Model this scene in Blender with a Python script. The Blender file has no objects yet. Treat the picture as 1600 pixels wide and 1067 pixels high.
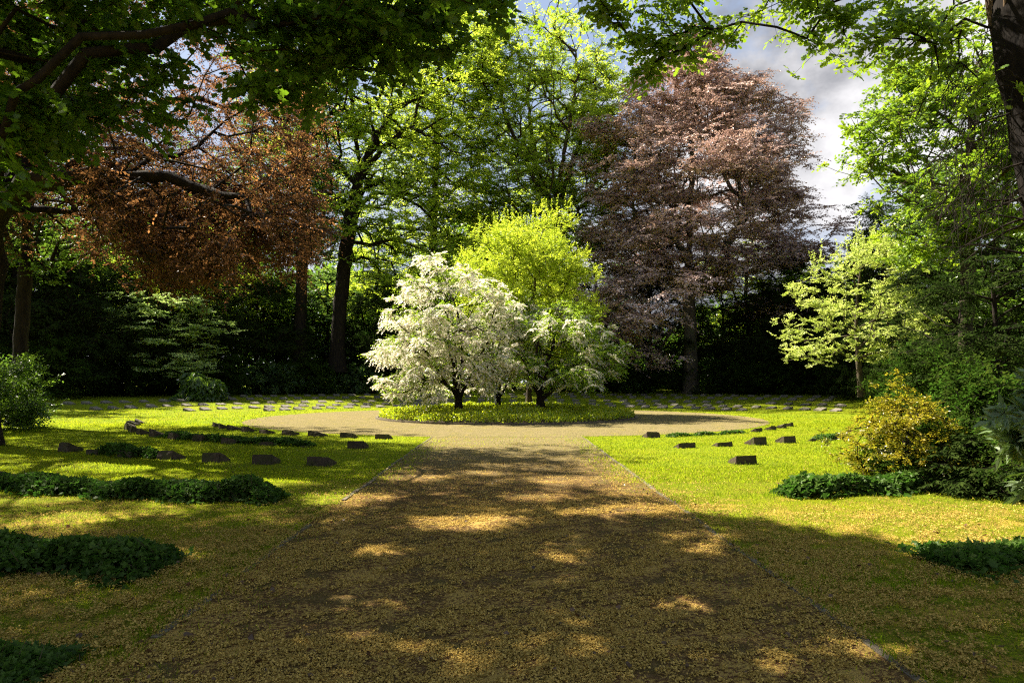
import bpy, math, random, numpy as np
from mathutils import Vector, Matrix
PI = math.pi
SEED = 7
rng = np.random.default_rng(SEED)
scene = bpy.context.scene
C = scene.collection
F = 1067.0
EYE = 1.6
PITCH = math.atan(64.5 / F)
YAW = -math.atan(8 / F)

# ------------------------------------------------------------------ camera
cd = bpy.data.cameras.new('camera'); cam = bpy.data.objects.new('camera', cd); C.objects.link(cam)
cd.sensor_width = 36; cd.lens = 36 * F / 1600; cd.clip_end = 2000; cd.clip_start = .05
cam.location = (0, 0, EYE); cam.rotation_euler = (PI / 2 + PITCH, 0, YAW)
scene.camera = cam
RM = np.array(cam.rotation_euler.to_matrix())

def P(px, py, D):
    """world point seen at pixel px,py (1600 px wide photo) at forward distance D"""
    d = RM @ np.array([(px - 800) / F, (533.5 - py) / F, -1.0])
    return np.array([0, 0, EYE]) + d * (D / d[1])

CY = 31.5                                   # centre of the round bed
def sstep(a, b, x):
    t = np.clip((x - a) / (b - a), 0, 1); return t * t * (3 - 2 * t)
def gz(x, y):
    r = np.sqrt(x * x + (y - CY) ** 2)
    f = np.interp(r, [0, 16.5, 18.4, 22, 25.6, 29.2, 36, 60, 120], [0, 0, .06, .18, .38, .51, .8, 1.1, 1.4])
    return f * sstep(17, 33, y)
def gz1(x, y): return float(gz(np.array(x, float), np.array(y, float)))
def G(px, py):
    D = 1.0; lo, hi = 1.0, 90.0
    for _ in range(50):
        D = (lo + hi) / 2; p = P(px, py, D)
        if p[2] > gz1(p[0], p[1]): lo = D
        else: hi = D
    return P(px, py, D)

# ------------------------------------------------------------------ materials
def mat_new(name):
    m = bpy.data.materials.new(name); m.use_nodes = True
    nt = m.node_tree; nt.nodes.clear()
    out = nt.nodes.new('ShaderNodeOutputMaterial'); return m, nt, out
def N(nt, t, **kw):
    n = nt.nodes.new(t)
    for k, v in kw.items():
        if k in n.inputs.keys() if isinstance(k, str) else False: n.inputs[k].default_value = v
        else: setattr(n, k, v)
    return n
def L(nt, a, b): nt.links.new(a, b)
def mixc(nt, fac, a, b, mode='MIX'):
    n = nt.nodes.new('ShaderNodeMix'); n.data_type = 'RGBA'; n.blend_type = mode; n.clamp_factor = True
    if isinstance(fac, (int, float)): n.inputs[0].default_value = fac
    else: L(nt, fac, n.inputs[0])
    for i, v in ((6, a), (7, b)):
        if isinstance(v, (tuple, list)): n.inputs[i].default_value = (*v[:3], 1)
        else: L(nt, v, n.inputs[i])
    return n.outputs[2]
def ramp(nt, src, stops):
    n = nt.nodes.new('ShaderNodeValToRGB'); e = n.color_ramp.elements
    while len(e) > len(stops): e.remove(e[-1])
    while len(e) < len(stops): e.new(.5)
    for i, (p, c) in enumerate(stops):
        e[i].position = p; e[i].color = (*c[:3], 1) if isinstance(c, (tuple, list)) else (c, c, c, 1)
    L(nt, src, n.inputs[0]); return n.outputs[0]
def noise(nt, co, scale, detail=4, rough=.55, dist=0):
    n = nt.nodes.new('ShaderNodeTexNoise'); n.inputs['Scale'].default_value = scale
    n.inputs['Detail'].default_value = detail; n.inputs['Roughness'].default_value = rough; n.inputs['Distortion'].default_value = dist
    L(nt, co, n.inputs['Vector']); return n.outputs['Fac']
def math_n(nt, op, a, b=None, clamp=False):
    n = nt.nodes.new('ShaderNodeMath'); n.operation = op; n.use_clamp = clamp
    for i, v in enumerate((a, b)):
        if v is None: continue
        if isinstance(v, (int, float)): n.inputs[i].default_value = v
        else: L(nt, v, n.inputs[i])
    return n.outputs[0]

def leaf_mat(name, ca, cb, ta, tb, tf=.45, gloss=.03, grough=.35, cc=None):
    """ca/cb: two leaf colours, ta/tb: the light that passes through the leaf"""
    m, nt, out = mat_new(name)
    at = nt.nodes.new('ShaderNodeAttribute'); at.attribute_name = 'var'
    col = mixc(nt, at.outputs['Fac'], ca, cb); tr = mixc(nt, at.outputs['Fac'], ta, tb)
    d = nt.nodes.new('ShaderNodeBsdfDiffuse'); t = nt.nodes.new('ShaderNodeBsdfTranslucent')
    L(nt, col, d.inputs[0]); L(nt, tr, t.inputs[0])
    mx = nt.nodes.new('ShaderNodeMixShader'); mx.inputs[0].default_value = tf
    L(nt, d.outputs[0], mx.inputs[1]); L(nt, t.outputs[0], mx.inputs[2])
    if gloss > 0:
        g = nt.nodes.new('ShaderNodeBsdfGlossy'); g.inputs['Roughness'].default_value = grough
        g.inputs['Color'].default_value = (1, 1, 1, 1)
        m2 = nt.nodes.new('ShaderNodeMixShader'); m2.inputs[0].default_value = gloss
        L(nt, mx.outputs[0], m2.inputs[1]); L(nt, g.outputs[0], m2.inputs[2]); L(nt, m2.outputs[0], out.inputs[0])
    else: L(nt, mx.outputs[0], out.inputs[0])
    return m

def bark_mat(name, a, b, scale=6, stretch=.25, green=None):
    m, nt, out = mat_new(name)
    tc = nt.nodes.new('ShaderNodeTexCoord'); mp = nt.nodes.new('ShaderNodeMapping'); mp.inputs['Scale'].default_value = (1, 1, stretch)
    L(nt, tc.outputs['Object'], mp.inputs[0])
    n1 = noise(nt, mp.outputs[0], scale, 6, .65, .4); n2 = noise(nt, tc.outputs['Object'], 1.3, 3)
    c = ramp(nt, n1, [(.3, a), (.7, b)])
    if green: c = mixc(nt, ramp(nt, n2, [(.48, 0), (.62, .8)]), c, green)
    p = nt.nodes.new('ShaderNodeBsdfPrincipled'); p.inputs['Roughness'].default_value = .95; p.inputs['Specular IOR Level'].default_value = .15
    L(nt, c, p.inputs['Base Color'])
    bp = nt.nodes.new('ShaderNodeBump'); bp.inputs['Strength'].default_value = .7; bp.inputs['Distance'].default_value = .05
    L(nt, n1, bp.inputs['Height']); L(nt, bp.outputs[0], p.inputs['Normal']); L(nt, p.outputs[0], out.inputs[0])
    return m

M = {}
M['bark'] = bark_mat('bark brown', (.025, .018, .012), (.085, .066, .048), 7, .2, (.05, .055, .025))
M['bark_grey'] = bark_mat('bark grey', (.04, .032, .026), (.13, .105, .082), 5, .3, (.07, .08, .04))
M['bark_dark'] = bark_mat('bark dark', (.006, .0045, .004), (.026, .019, .014), 9, .25)
M['bark_black'] = bark_mat('bark black', (.003, .0025, .002), (.014, .010, .008), 9, .25)
M['vine'] = bark_mat('vine bark', (.05, .035, .02), (.14, .095, .06), 14, .4)
M['maple'] = leaf_mat('maple leaf', (.018, .045, .006), (.055, .105, .010), (.04, .12, .008), (.26, .46, .02), .42, .015)
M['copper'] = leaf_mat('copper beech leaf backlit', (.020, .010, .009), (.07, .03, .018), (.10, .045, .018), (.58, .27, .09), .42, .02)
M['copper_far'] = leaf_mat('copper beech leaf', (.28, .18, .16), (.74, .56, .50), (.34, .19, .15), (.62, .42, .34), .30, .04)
M['oak'] = leaf_mat('oak leaf', (.045, .10, .010), (.11, .18, .014), (.20, .38, .018), (.45, .60, .03), .40, .03)
M['green_mid'] = leaf_mat('mid green leaf', (.055, .12, .014), (.17, .25, .025), (.30, .50, .025), (.82, .92, .08), .56, .02)
M['green_deep'] = leaf_mat('deep green leaf', (.032, .07, .010), (.075, .12, .016), (.10, .24, .018), (.28, .44, .04), .38, .03)
M['green_blue'] = leaf_mat('dull green leaf', (.035, .075, .022), (.09, .14, .035), (.10, .24, .04), (.26, .40, .07), .35, .02)
M['lime'] = leaf_mat('lime leaf', (.24, .34, .015), (.40, .48, .035), (.52, .68, .03), (.76, .84, .07), .42, .02)
M['variegated'] = leaf_mat('cream green leaf', (.27, .38, .04), (.60, .64, .22), (.45, .60, .05), (.82, .88, .26), .42, .02)
M['blossom'] = leaf_mat('white blossom', (.68, .63, .52), (.88, .86, .82), (.75, .66, .46), (.90, .86, .76), .5, 0)
M['blossom_leaf'] = leaf_mat('blossom tree leaf', (.09, .17, .015), (.20, .30, .03), (.35, .6, .03), (.6, .8, .05), .42, .02)
M['pale_green'] = leaf_mat('pale dogwood leaf', (.20, .30, .08), (.48, .55, .20), (.35, .55, .10), (.6, .75, .22), .4, .02)
M['yew'] = leaf_mat('yew needles', (.015, .028, .007), (.040, .058, .012), (.03, .07, .01), (.06, .12, .02), .2, 0)
M['azalea'] = leaf_mat('azalea leaf', (.07, .10, .008), (.38, .29, .018), (.20, .26, .01), (.72, .60, .04), .4, .02)
M['shrub'] = leaf_mat('shrub leaf', (.016, .032, .006), (.045, .066, .008), (.05, .13, .01), (.12, .26, .03), .3, 0)
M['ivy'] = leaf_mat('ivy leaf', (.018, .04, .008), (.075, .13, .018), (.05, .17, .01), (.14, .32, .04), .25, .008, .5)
M['rhodo'] = leaf_mat('rhododendron leaf', (.07, .12, .04), (.16, .22, .10), (.15, .28, .05), (.3, .45, .1), .25, .04, .5)
M['cover'] = leaf_mat('ground cover leaf', (.16, .24, .01), (.42, .43, .015), (.4, .6, .02), (.75, .8, .03), .4, .03)
M['blade'] = leaf_mat('grass blade', (.06, .12, .008), (.28, .31, .012), (.25, .42, .015), (.6, .62, .02), .45, 0)
M['litter'] = leaf_mat('fallen catkin', (.23, .155, .035), (.62, .44, .12), (.3, .2, .05), (.7, .5, .15), .25, 0)
M['dry_leaf'] = leaf_mat('dry fallen leaf', (.05, .028, .014), (.13, .07, .03), (.1, .05, .02), (.2, .1, .04), .2, .03)

# ------------------------------------------------------------------ mesh building
def build_mesh(name, parts, mats, smooth_first=False):
    """parts: list of dict(v=(n,3), f=(m,k) index array, mi=int, var=(m,), smooth=bool)"""
    me = bpy.data.meshes.new(name)
    nv = sum(len(p['v']) for p in parts)
    V = np.concatenate([p['v'] for p in parts]).astype(np.float32)
    idx, starts, mi, var, sm = [], [], [], [], []
    vo = 0; lo = 0
    for p in parts:
        f = p['f']; m, k = f.shape
        idx.append((f + vo).ravel()); starts.append(lo + np.arange(m) * k)
        mi.append(np.full(m, p.get('mi', 0))); v = p.get('var'); var.append(np.full(m, .5) if v is None else v)
        sm.append(np.full(m, p.get('smooth', False)))
        vo += len(p['v']); lo += m * k
    idx = np.concatenate(idx).astype(np.int32); starts = np.concatenate(starts).astype(np.int32)
    me.vertices.add(nv); me.vertices.foreach_set('co', V.ravel())
    me.loops.add(len(idx)); me.loops.foreach_set('vertex_index', idx)
    me.polygons.add(len(starts)); me.polygons.foreach_set('loop_start', starts)
    me.polygons.foreach_set('material_index', np.concatenate(mi).astype(np.int32))
    me.polygons.foreach_set('use_smooth', np.concatenate(sm).astype(bool))
    me.update(calc_edges=True)
    a = me.attributes.new('var', 'FLOAT', 'FACE'); a.data.foreach_set('value', np.concatenate(var).astype(np.float32))
    for m in mats: me.materials.append(m)
    return me
def link(name, me, parent=None, loc=None, rz=0, sc=None):
    o = bpy.data.objects.new(name, me); C.objects.link(o)
    if parent: o.parent = parent
    if loc is not None: o.location = loc
    if rz: o.rotation_euler = (0, 0, rz)
    if sc is not None: o.scale = (sc, sc, sc) if isinstance(sc, (int, float)) else sc
    return o
def tag(o, label=None, cat=None, group=None, kind=None):
    if label: o['label'] = label
    if cat: o['category'] = cat
    if group: o['group'] = group
    if kind: o['kind'] = kind
    return o
def empty(name, loc, label, cat, group=None, rz=0, sc=None):
    o = bpy.data.objects.new(name, None); C.objects.link(o); o.location = loc
    o.empty_display_size = .3
    if rz: o.rotation_euler = (0, 0, rz)
    if sc is not None: o.scale = (sc, sc, sc) if isinstance(sc, (int, float)) else sc
    return tag(o, label, cat, group)
def copy_tree(o, parent=None):
    c = o.copy(); C.objects.link(c)
    if parent: c.parent = parent
    for ch in list(o.children): copy_tree(ch, c)
    return c

def unit(v): return v / np.maximum(np.linalg.norm(v, axis=-1, keepdims=True), 1e-9)

def polys(verts, mi=0, var=None):
    """(n,k,3) separate polygons"""
    n, k, _ = verts.shape
    return dict(v=verts.reshape(-1, 3), f=np.arange(n * k).reshape(n, k), mi=mi, var=var)

def tube(path, rad, sides, mi=0, flute=0):
    path = np.asarray(path, float); n = len(path)
    t = np.gradient(path, axis=0); t = unit(t)
    ref = np.array([.13, .97, .2]) if abs(t[0][2]) > .5 else np.array([0, 0, 1.])
    a = unit(np.cross(t, ref)); b = np.cross(t, a)
    th = np.arange(sides) / sides * 2 * PI
    rr = np.asarray(rad)[:, None] * (1 + flute * np.sin(th * 5 + 1)[None, :] + flute * .6 * np.sin(th * 3)[None, :])
    V = path[:, None, :] + rr[..., None] * (np.cos(th)[None, :, None] * a[:, None, :] + np.sin(th)[None, :, None] * b[:, None, :])
    i = np.arange(n - 1)[:, None] * sides; j = np.arange(sides)[None, :]; j2 = (j + 1) % sides
    f = np.stack([i + j, i + j2, i + sides + j2, i + sides + j], -1).reshape(-1, 4)
    return dict(v=V.reshape(-1, 3), f=f, mi=mi, smooth=True)

def grow(trunk, pts, r0, bf=.35, tip=.008, amin=.25, seg=.7, jit=.06, sag=.0, upb=0.12, rs=None, limbs=(), cap=9.):
    """nodes of a branching skeleton that reaches every point; returns trunk-mesh parts + the direction at each point"""
    r = rs
    trunk = np.asarray(trunk, float)
    # resample the trunk
    d = np.concatenate([[0], np.cumsum(np.linalg.norm(np.diff(trunk, axis=0), axis=1))])
    n = max(6, int(d[-1] / .45)); s = np.linspace(0, d[-1], n)
    T = np.stack([np.interp(s, d, trunk[:, i]) for i in range(3)], 1)
    ker = np.array([.25, .5, .25])
    for _ in range(3): T[1:-1] = .25 * T[:-2] + .5 * T[1:-1] + .25 * T[2:]
    w = np.linspace(0, 1, n)[:, None] * .5 + .1
    T[1:] += (r.normal(0, jit, (n - 1, 3)) * w[1:] * [1, 1, .3])
    maxn = n + len(pts) * 14 + 400
    pos = np.zeros((maxn, 3)); par = np.full(maxn, -1); pl = np.zeros(maxn); ok = np.zeros(maxn)
    pos[:n] = T; par[1:n] = np.arange(n - 1); pl[:n] = s
    ok[:n] = np.where(s < amin * d[-1], 1e6, 0)
    cnt = n; minr = np.zeros(maxn)
    for lp, lr in limbs:                      # limbs drawn by hand: [points], radius at the fork
        lp = np.asarray(lp, float); j = int(np.argmin(((pos[:cnt] - lp[0]) ** 2).sum(1)))
        lp = np.vstack([pos[j], lp[1:]]); ld = np.concatenate([[0], np.cumsum(np.linalg.norm(np.diff(lp, axis=0), axis=1))])
        m = max(4, int(ld[-1] / .5)); ls = np.linspace(0, ld[-1], m + 1)
        LP = np.stack([np.interp(ls, ld, lp[:, i]) for i in range(3)], 1)
        for _ in range(3): LP[1:-1] = .25 * LP[:-2] + .5 * LP[1:-1] + .25 * LP[2:]
        LP = LP[1:]; LP[:-1] += r.normal(0, jit, (m - 1, 3)) * .8
        pos[cnt:cnt + m] = LP; par[cnt] = j; par[cnt + 1:cnt + m] = np.arange(cnt, cnt + m - 1)
        pl[cnt:cnt + m] = pl[j] + ls[1:] * .5; minr[cnt:cnt + m] = lr * (1 - .9 * ls[1:] / ls[-1])
        ok[cnt:cnt + max(1, m // 5)] = 1e6
        cnt += m
    axis_d = np.array([np.min(np.linalg.norm(T - p, axis=1)) for p in pts])
    order = np.argsort(axis_d + r.normal(0, .4, len(pts)))
    tipdir = np.zeros((len(pts), 3)); tipn = np.zeros(len(pts), int)
    for k in order:
        p = pts[k]
        dv = p - pos[:cnt]; dist = np.sqrt((dv ** 2).sum(1))
        cost = dist + bf * pl[:cnt] + ok[:cnt] + np.maximum(0, -dv[:, 2]) * .25
        j = int(np.argmin(cost)); q = pos[j]; D = dist[j]
        m = int(min(12, max(1, round(D / seg))))
        ts = (np.arange(1, m + 1) / m)
        path = q + (p - q) * ts[:, None]
        bump = np.sin(ts * PI)
        path[:, 2] += bump * D * (upb)
        if m > 1: path[:-1] += r.normal(0, jit, (m - 1, 3)) * min(1, D)
        pos[cnt:cnt + m] = path; par[cnt] = j; par[cnt + 1:cnt + m] = np.arange(cnt, cnt + m - 1)
        pl[cnt:cnt + m] = pl[j] + D * ts
        prev = path[-2] if m > 1 else q
        tipdir[k] = p - prev; tipn[k] = cnt + m - 1
        cnt += m
    pos = pos[:cnt]; par = par[:cnt]
    # descendants count (children come after parents)
    num = np.zeros(cnt); num[tipn] = 1
    for i in range(cnt - 1, 0, -1): num[par[i]] += num[i]
    num = np.maximum(num, .6)
    e = math.log(max(num[0], 3)) / math.log(r0 / tip)
    rad = np.maximum(tip * num ** (1 / e), minr[:cnt])
    rad[n:] = np.minimum(rad[n:], cap)
    rad[:n] = np.maximum(rad[:n], r0 * (1 - .93 * np.linspace(0, 1, n)) * .75)
    rad[:n] = np.minimum(rad[:n], r0 * 1.02)
    # trunk flare
    rad[:n] *= 1 + .55 * np.exp(-np.maximum(0, s) / (r0 * 2.2))
    # chains: the thickest child continues
    best = {}
    for i in range(n, cnt):
        j = par[i]
        if j >= n and (j not in best or rad[i] > rad[best[j]]): best[j] = i
    parts = [tube(T, rad[:n], 12 if r0 > .12 else 8, flute=.05)]
    for i in range(n, cnt):
        j = par[i]
        if j >= n and best[j] == i: continue
        ch = [j, i]; x = i
        while x in best: x = best[x]; ch.append(x)
        rr = rad[ch].copy(); rr[0] = min(rr[0], rr[1] * 1.35)
        rr[-1] *= .5
        mx = rr.max(); sd = 7 if mx > .09 else 5 if mx > .03 else 3
        parts.append(tube(pos[ch], rr, sd))
    return parts, unit(tipdir)

RHOMB = np.array([[0, 0, 0], [.5, -.30, .06], [1, 0, -.04], [.5, .30, .06]])
LONG = np.array([[0, 0, 0], [.45, -.17, .03], [1, 0, -.06], [.45, .17, .03]])
NEEDLE = np.array([[0, -.05, 0], [.7, -.12, .0], [1, 0, -.05], [.7, .12, .0], [0, .05, 0]])[:, :]
HEXA = np.array([[0, -.25, .04], [.35, -.5, .0], [.8, -.38, .10], [1, .05, 0], [.7, .45, .08], [.25, .42, 0]])
MAPLE = np.array([[0, 0, 0], [.05, -.30, .0], [.22, -.28, .02], [.42, -.58, -.03], [.50, -.26, .03], [.72, -.28, 0], [1, 0, -.05],
                  [.72, .28, 0], [.50, .26, .03], [.42, .58, -.03], [.22, .28, .02], [.05, .30, 0]])
OAK = np.array([[0, 0, 0], [.2, -.12, .02], [.32, -.26, .0], [.42, -.14, .03], [.56, -.32, 0], [.68, -.18, .03], [.85, -.24, 0], [1, 0, -.03],
                [.85, .22, 0], [.70, .17, .03], [.58, .34, 0], [.44, .15, .03], [.30, .25, 0], [.18, .10, .02]])

def place_leaves(base, ldir, nrm, size, tpl):
    ldir = unit(ldir); side = unit(np.cross(nrm, ldir)); nn = np.cross(ldir, side)
    s = size[:, None, None]
    return base[:, None, :] + s * (tpl[None, :, 0:1] * ldir[:, None] + tpl[None, :, 1:2] * side[:, None] + tpl[None, :, 2:3] * nn[:, None])

def sprays(pts, dirs, rs, ns=5, nl=7, length=.6, leaf=.09, tpl=RHOMB, droop=.15, flat=.35, njit=.35, fan=1.3, twig=.004, thick=.15, varb=.5, mi=0, twig_mi=1, keep=1.0):
    """flat fans of twigs with leaves at each point"""
    c = len(pts)
    n = unit(np.stack([rs.normal(0, flat, c), rs.normal(0, flat, c), np.ones(c)], 1))
    d = dirs + rs.normal(0, .25, (c, 3)); d[:, 2] *= .6
    e1 = unit(d - (d * n).sum(1, keepdims=True) * n); e2 = np.cross(n, e1)
    th = (np.linspace(-1, 1, ns)[None, :] * fan + rs.normal(0, .25, (c, ns)))
    ln = length * rs.uniform(.55, 1.1, (c, ns)) * (.6 + .4 * np.cos(th * .8))
    td = np.cos(th)[..., None] * e1[:, None] + np.sin(th)[..., None] * e2[:, None]        # c,ns,3
    off = rs.normal(0, thick * length, (c, ns, 1)) * n[:, None]
    p0 = pts[:, None] - e1[:, None] * length * .25
    t = (np.arange(nl) + .6) / nl                                                          # nl
    q = p0[:, :, None] + off[:, :, None] * t[None, None, :, None] + td[:, :, None] * (ln[..., None] * t)[..., None]
    q[..., 2] -= droop * (ln[..., None] * t) ** 2 / length
    side = np.cross(np.broadcast_to(n[:, None], td.shape), td)
    sg = np.where(np.arange(nl) % 2 == 0, 1., -1.); ang = .9 * (1 - .8 * (np.arange(nl) == nl - 1))
    ld = np.cos(ang)[None, None, :, None] * td[:, :, None] + (sg * np.sin(ang))[None, None, :, None] * side[:, :, None]
    ld = ld + rs.normal(0, .25, ld.shape); ld[..., 2] -= droop
    nr = n[:, None, None] + rs.normal(0, njit, ld.shape)
    sz = leaf * rs.uniform(.65, 1.2, ld.shape[:3])
    vc = rs.uniform(0, 1, (c, 1, 1)) * varb + rs.uniform(0, 1, (c, ns, nl)) * (1 - varb)
    q, ld, nr, sz, vc = q.reshape(-1, 3), ld.reshape(-1, 3), nr.reshape(-1, 3), sz.ravel(), vc.ravel()
    if keep < 1:
        k = rs.random(len(q)) < keep; q, ld, nr, sz, vc = q[k], ld[k], nr[k], sz[k], vc[k]
    parts = [polys(place_leaves(q, ld, unit(nr), sz, tpl), mi, vc)]
    if twig > 0:
        a = np.broadcast_to(p0, td.shape).reshape(-1, 3); endp = (p0 + off + td * ln[..., None]); endp[..., 2] -= droop * ln ** 2 / length
        b = endp.reshape(-1, 3); dd = unit(b - a); s1 = unit(np.cross(dd, [0.3, .2, 1.])) * twig; s2 = np.cross(dd, unit(s1)) * twig
        parts.append(polys(np.stack([a - s1, a + s1, b], 1), twig_mi)); parts.append(polys(np.stack([a - s2, a + s2, b], 1), twig_mi))
    return parts

def crown_pts(rs, prof, cx, cy, nclump, per, spread=.9, flat=.4, shell=.35, squash=1.0, lean=None, rmin=0, az=None, lump=.18, zbias=1.0):
    """prof: [(z, radius)]; clumps near the shell of a surface of revolution"""
    zs = np.array([p[0] for p in prof]); rs_ = np.array([p[1] for p in prof])
    zz = np.linspace(zs[0], zs[-1], 200); w = np.interp(zz, zs, rs_) ** zbias + .05; w /= w.sum()
    out = []
    ph = rs.uniform(0, 2 * PI, 4)
    for _ in range(nclump):
        z = rs.choice(zz, p=w) + rs.normal(0, .2)
        a = rs.uniform(0, 2 * PI) if az is None else rs.uniform(*az)
        R = np.interp(z, zs, rs_)
        R *= 1 + lump * (math.sin(2 * a + ph[0] + z * .35) * .5 + math.sin(3 * a + ph[1] - z * .5) * .5 + math.sin(5 * a + ph[2] + z) * .3)
        rr = max(rmin, R * rs.random() ** shell)
        c = np.array([math.cos(a) * rr, math.sin(a) * rr * squash, z])
        pc = c + rs.normal(0, 1, (per, 3)) * spread * np.array([1, 1, flat])
        out.append(pc)
    p = np.concatenate(out)
    if lean is not None:
        p[:, :2] += np.stack([np.interp(p[:, 2], lean[:, 2], lean[:, 0]), np.interp(p[:, 2], lean[:, 2], lean[:, 1])], 1)
    p[:, 0] += cx; p[:, 1] += cy
    return p

def make_tree(name, base, label, cat, trunk, pts, r0, leafmat, bark='bark', group=None, grow_kw={}, spray_kw={}, extra=None, seed=1, crown_name='crown', trunk_name='trunk'):
    """trunk and pts are relative to base"""
    rs = np.random.default_rng(seed)
    root = empty(name, base, label, cat, group)
    tp, dirs = grow(trunk, pts, r0, rs=rs, **grow_kw)
    link(trunk_name, build_mesh(trunk_name, tp, [M[bark]]), root)
    link(crown_name, build_mesh(crown_name, sprays(pts, dirs, rs, **spray_kw), [M[leafmat], M[bark]]), root)
    if extra: extra(root, pts, dirs, rs)
    return root
# ------------------------------------------------------------------ light, sky
SUN_AZ, SUN_EL = math.radians(60), math.radians(48)        # azimuth: degrees to the left of +Y
sd = np.array([-math.sin(SUN_AZ) * math.cos(SUN_EL), math.cos(SUN_AZ) * math.cos(SUN_EL), math.sin(SUN_EL)])
sl = bpy.data.lights.new('sun', 'SUN'); sl.energy = 5.0; sl.angle = math.radians(.53); sl.color = (1, .91, .75)
so = bpy.data.objects.new('sun', sl); C.objects.link(so); so.rotation_euler = Vector(sd).to_track_quat('Z', 'Y').to_euler()
w = bpy.data.worlds.new('World'); scene.world = w; w.use_nodes = True
nt = w.node_tree; nt.nodes.clear()
wo = nt.nodes.new('ShaderNodeOutputWorld'); bg = nt.nodes.new('ShaderNodeBackground'); L(nt, bg.outputs[0], wo.inputs[0])
sky = nt.nodes.new('ShaderNodeTexSky'); sky.sky_type = 'NISHITA'; sky.sun_disc = False
sky.sun_elevation = SUN_EL; sky.sun_rotation = -SUN_AZ; sky.air_density = 1.2; sky.dust_density = 2.5; sky.ozone_density = 2.0
tc = nt.nodes.new('ShaderNodeTexCoord')
mp = nt.nodes.new('ShaderNodeMapping'); mp.inputs['Scale'].default_value = (1, 1, 1.35); mp.inputs['Location'].default_value = (1.1, .2, .33)
L(nt, tc.outputs['Generated'], mp.inputs[0])
n1 = noise(nt, mp.outputs[0], 3.1, 9, .56, .25)
n2 = noise(nt, mp.outputs[0], 4.0, 9, .55, .1)
# more cloud in the quarter of the sky to the right of the copper beech and low behind the trees
dp = nt.nodes.new('ShaderNodeVectorMath'); dp.operation = 'DOT_PRODUCT'; L(nt, tc.outputs['Generated'], dp.inputs[0])
cdir = unit(P(1310, 190, 10) - np.array([0, 0, EYE])); dp.inputs[1].default_value = tuple(cdir)
near_c = ramp(nt, dp.outputs['Value'], [(.93, 0), (.99, .14)])
mask = ramp(nt, math_n(nt, 'ADD', n1, near_c), [(.53, 0), (.62, 1)])
sepw = nt.nodes.new('ShaderNodeSeparateXYZ'); L(nt, tc.outputs['Generated'], sepw.inputs[0])
low = ramp(nt, sepw.outputs['Z'], [(.02, .85), (.42, 0)])
mask = math_n(nt, 'MAXIMUM', mask, low)
ccol = ramp(nt, n2, [(.42, (1.7, 1.75, 1.95)), (.60, (5.2, 5.1, 5.2))])
for e in nt.nodes: pass
skycol = mixc(nt, .7, sky.outputs[0], (2.1, 2.6, 3.7))
col = mixc(nt, mask, skycol, ccol)
L(nt, col, bg.inputs[0]); bg.inputs[1].default_value = .05
scene.view_settings.view_transform = 'Standard'; scene.view_settings.look = 'None'
scene.view_settings.exposure = 2.05; scene.view_settings.gamma = 1
cy = scene.cycles
cy.max_bounces = 5; cy.diffuse_bounces = 3; cy.glossy_bounces = 1; cy.transmission_bounces = 4; cy.transparent_max_bounces = 4
cy.sample_clamp_indirect = 6; cy.use_denoising = False; cy.pixel_filter_type = 'BLACKMAN_HARRIS'; cy.filter_width = 1.2; cy.caustics_reflective = False; cy.caustics_refractive = False
cy.use_adaptive_sampling = True; cy.adaptive_threshold = .02

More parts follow.
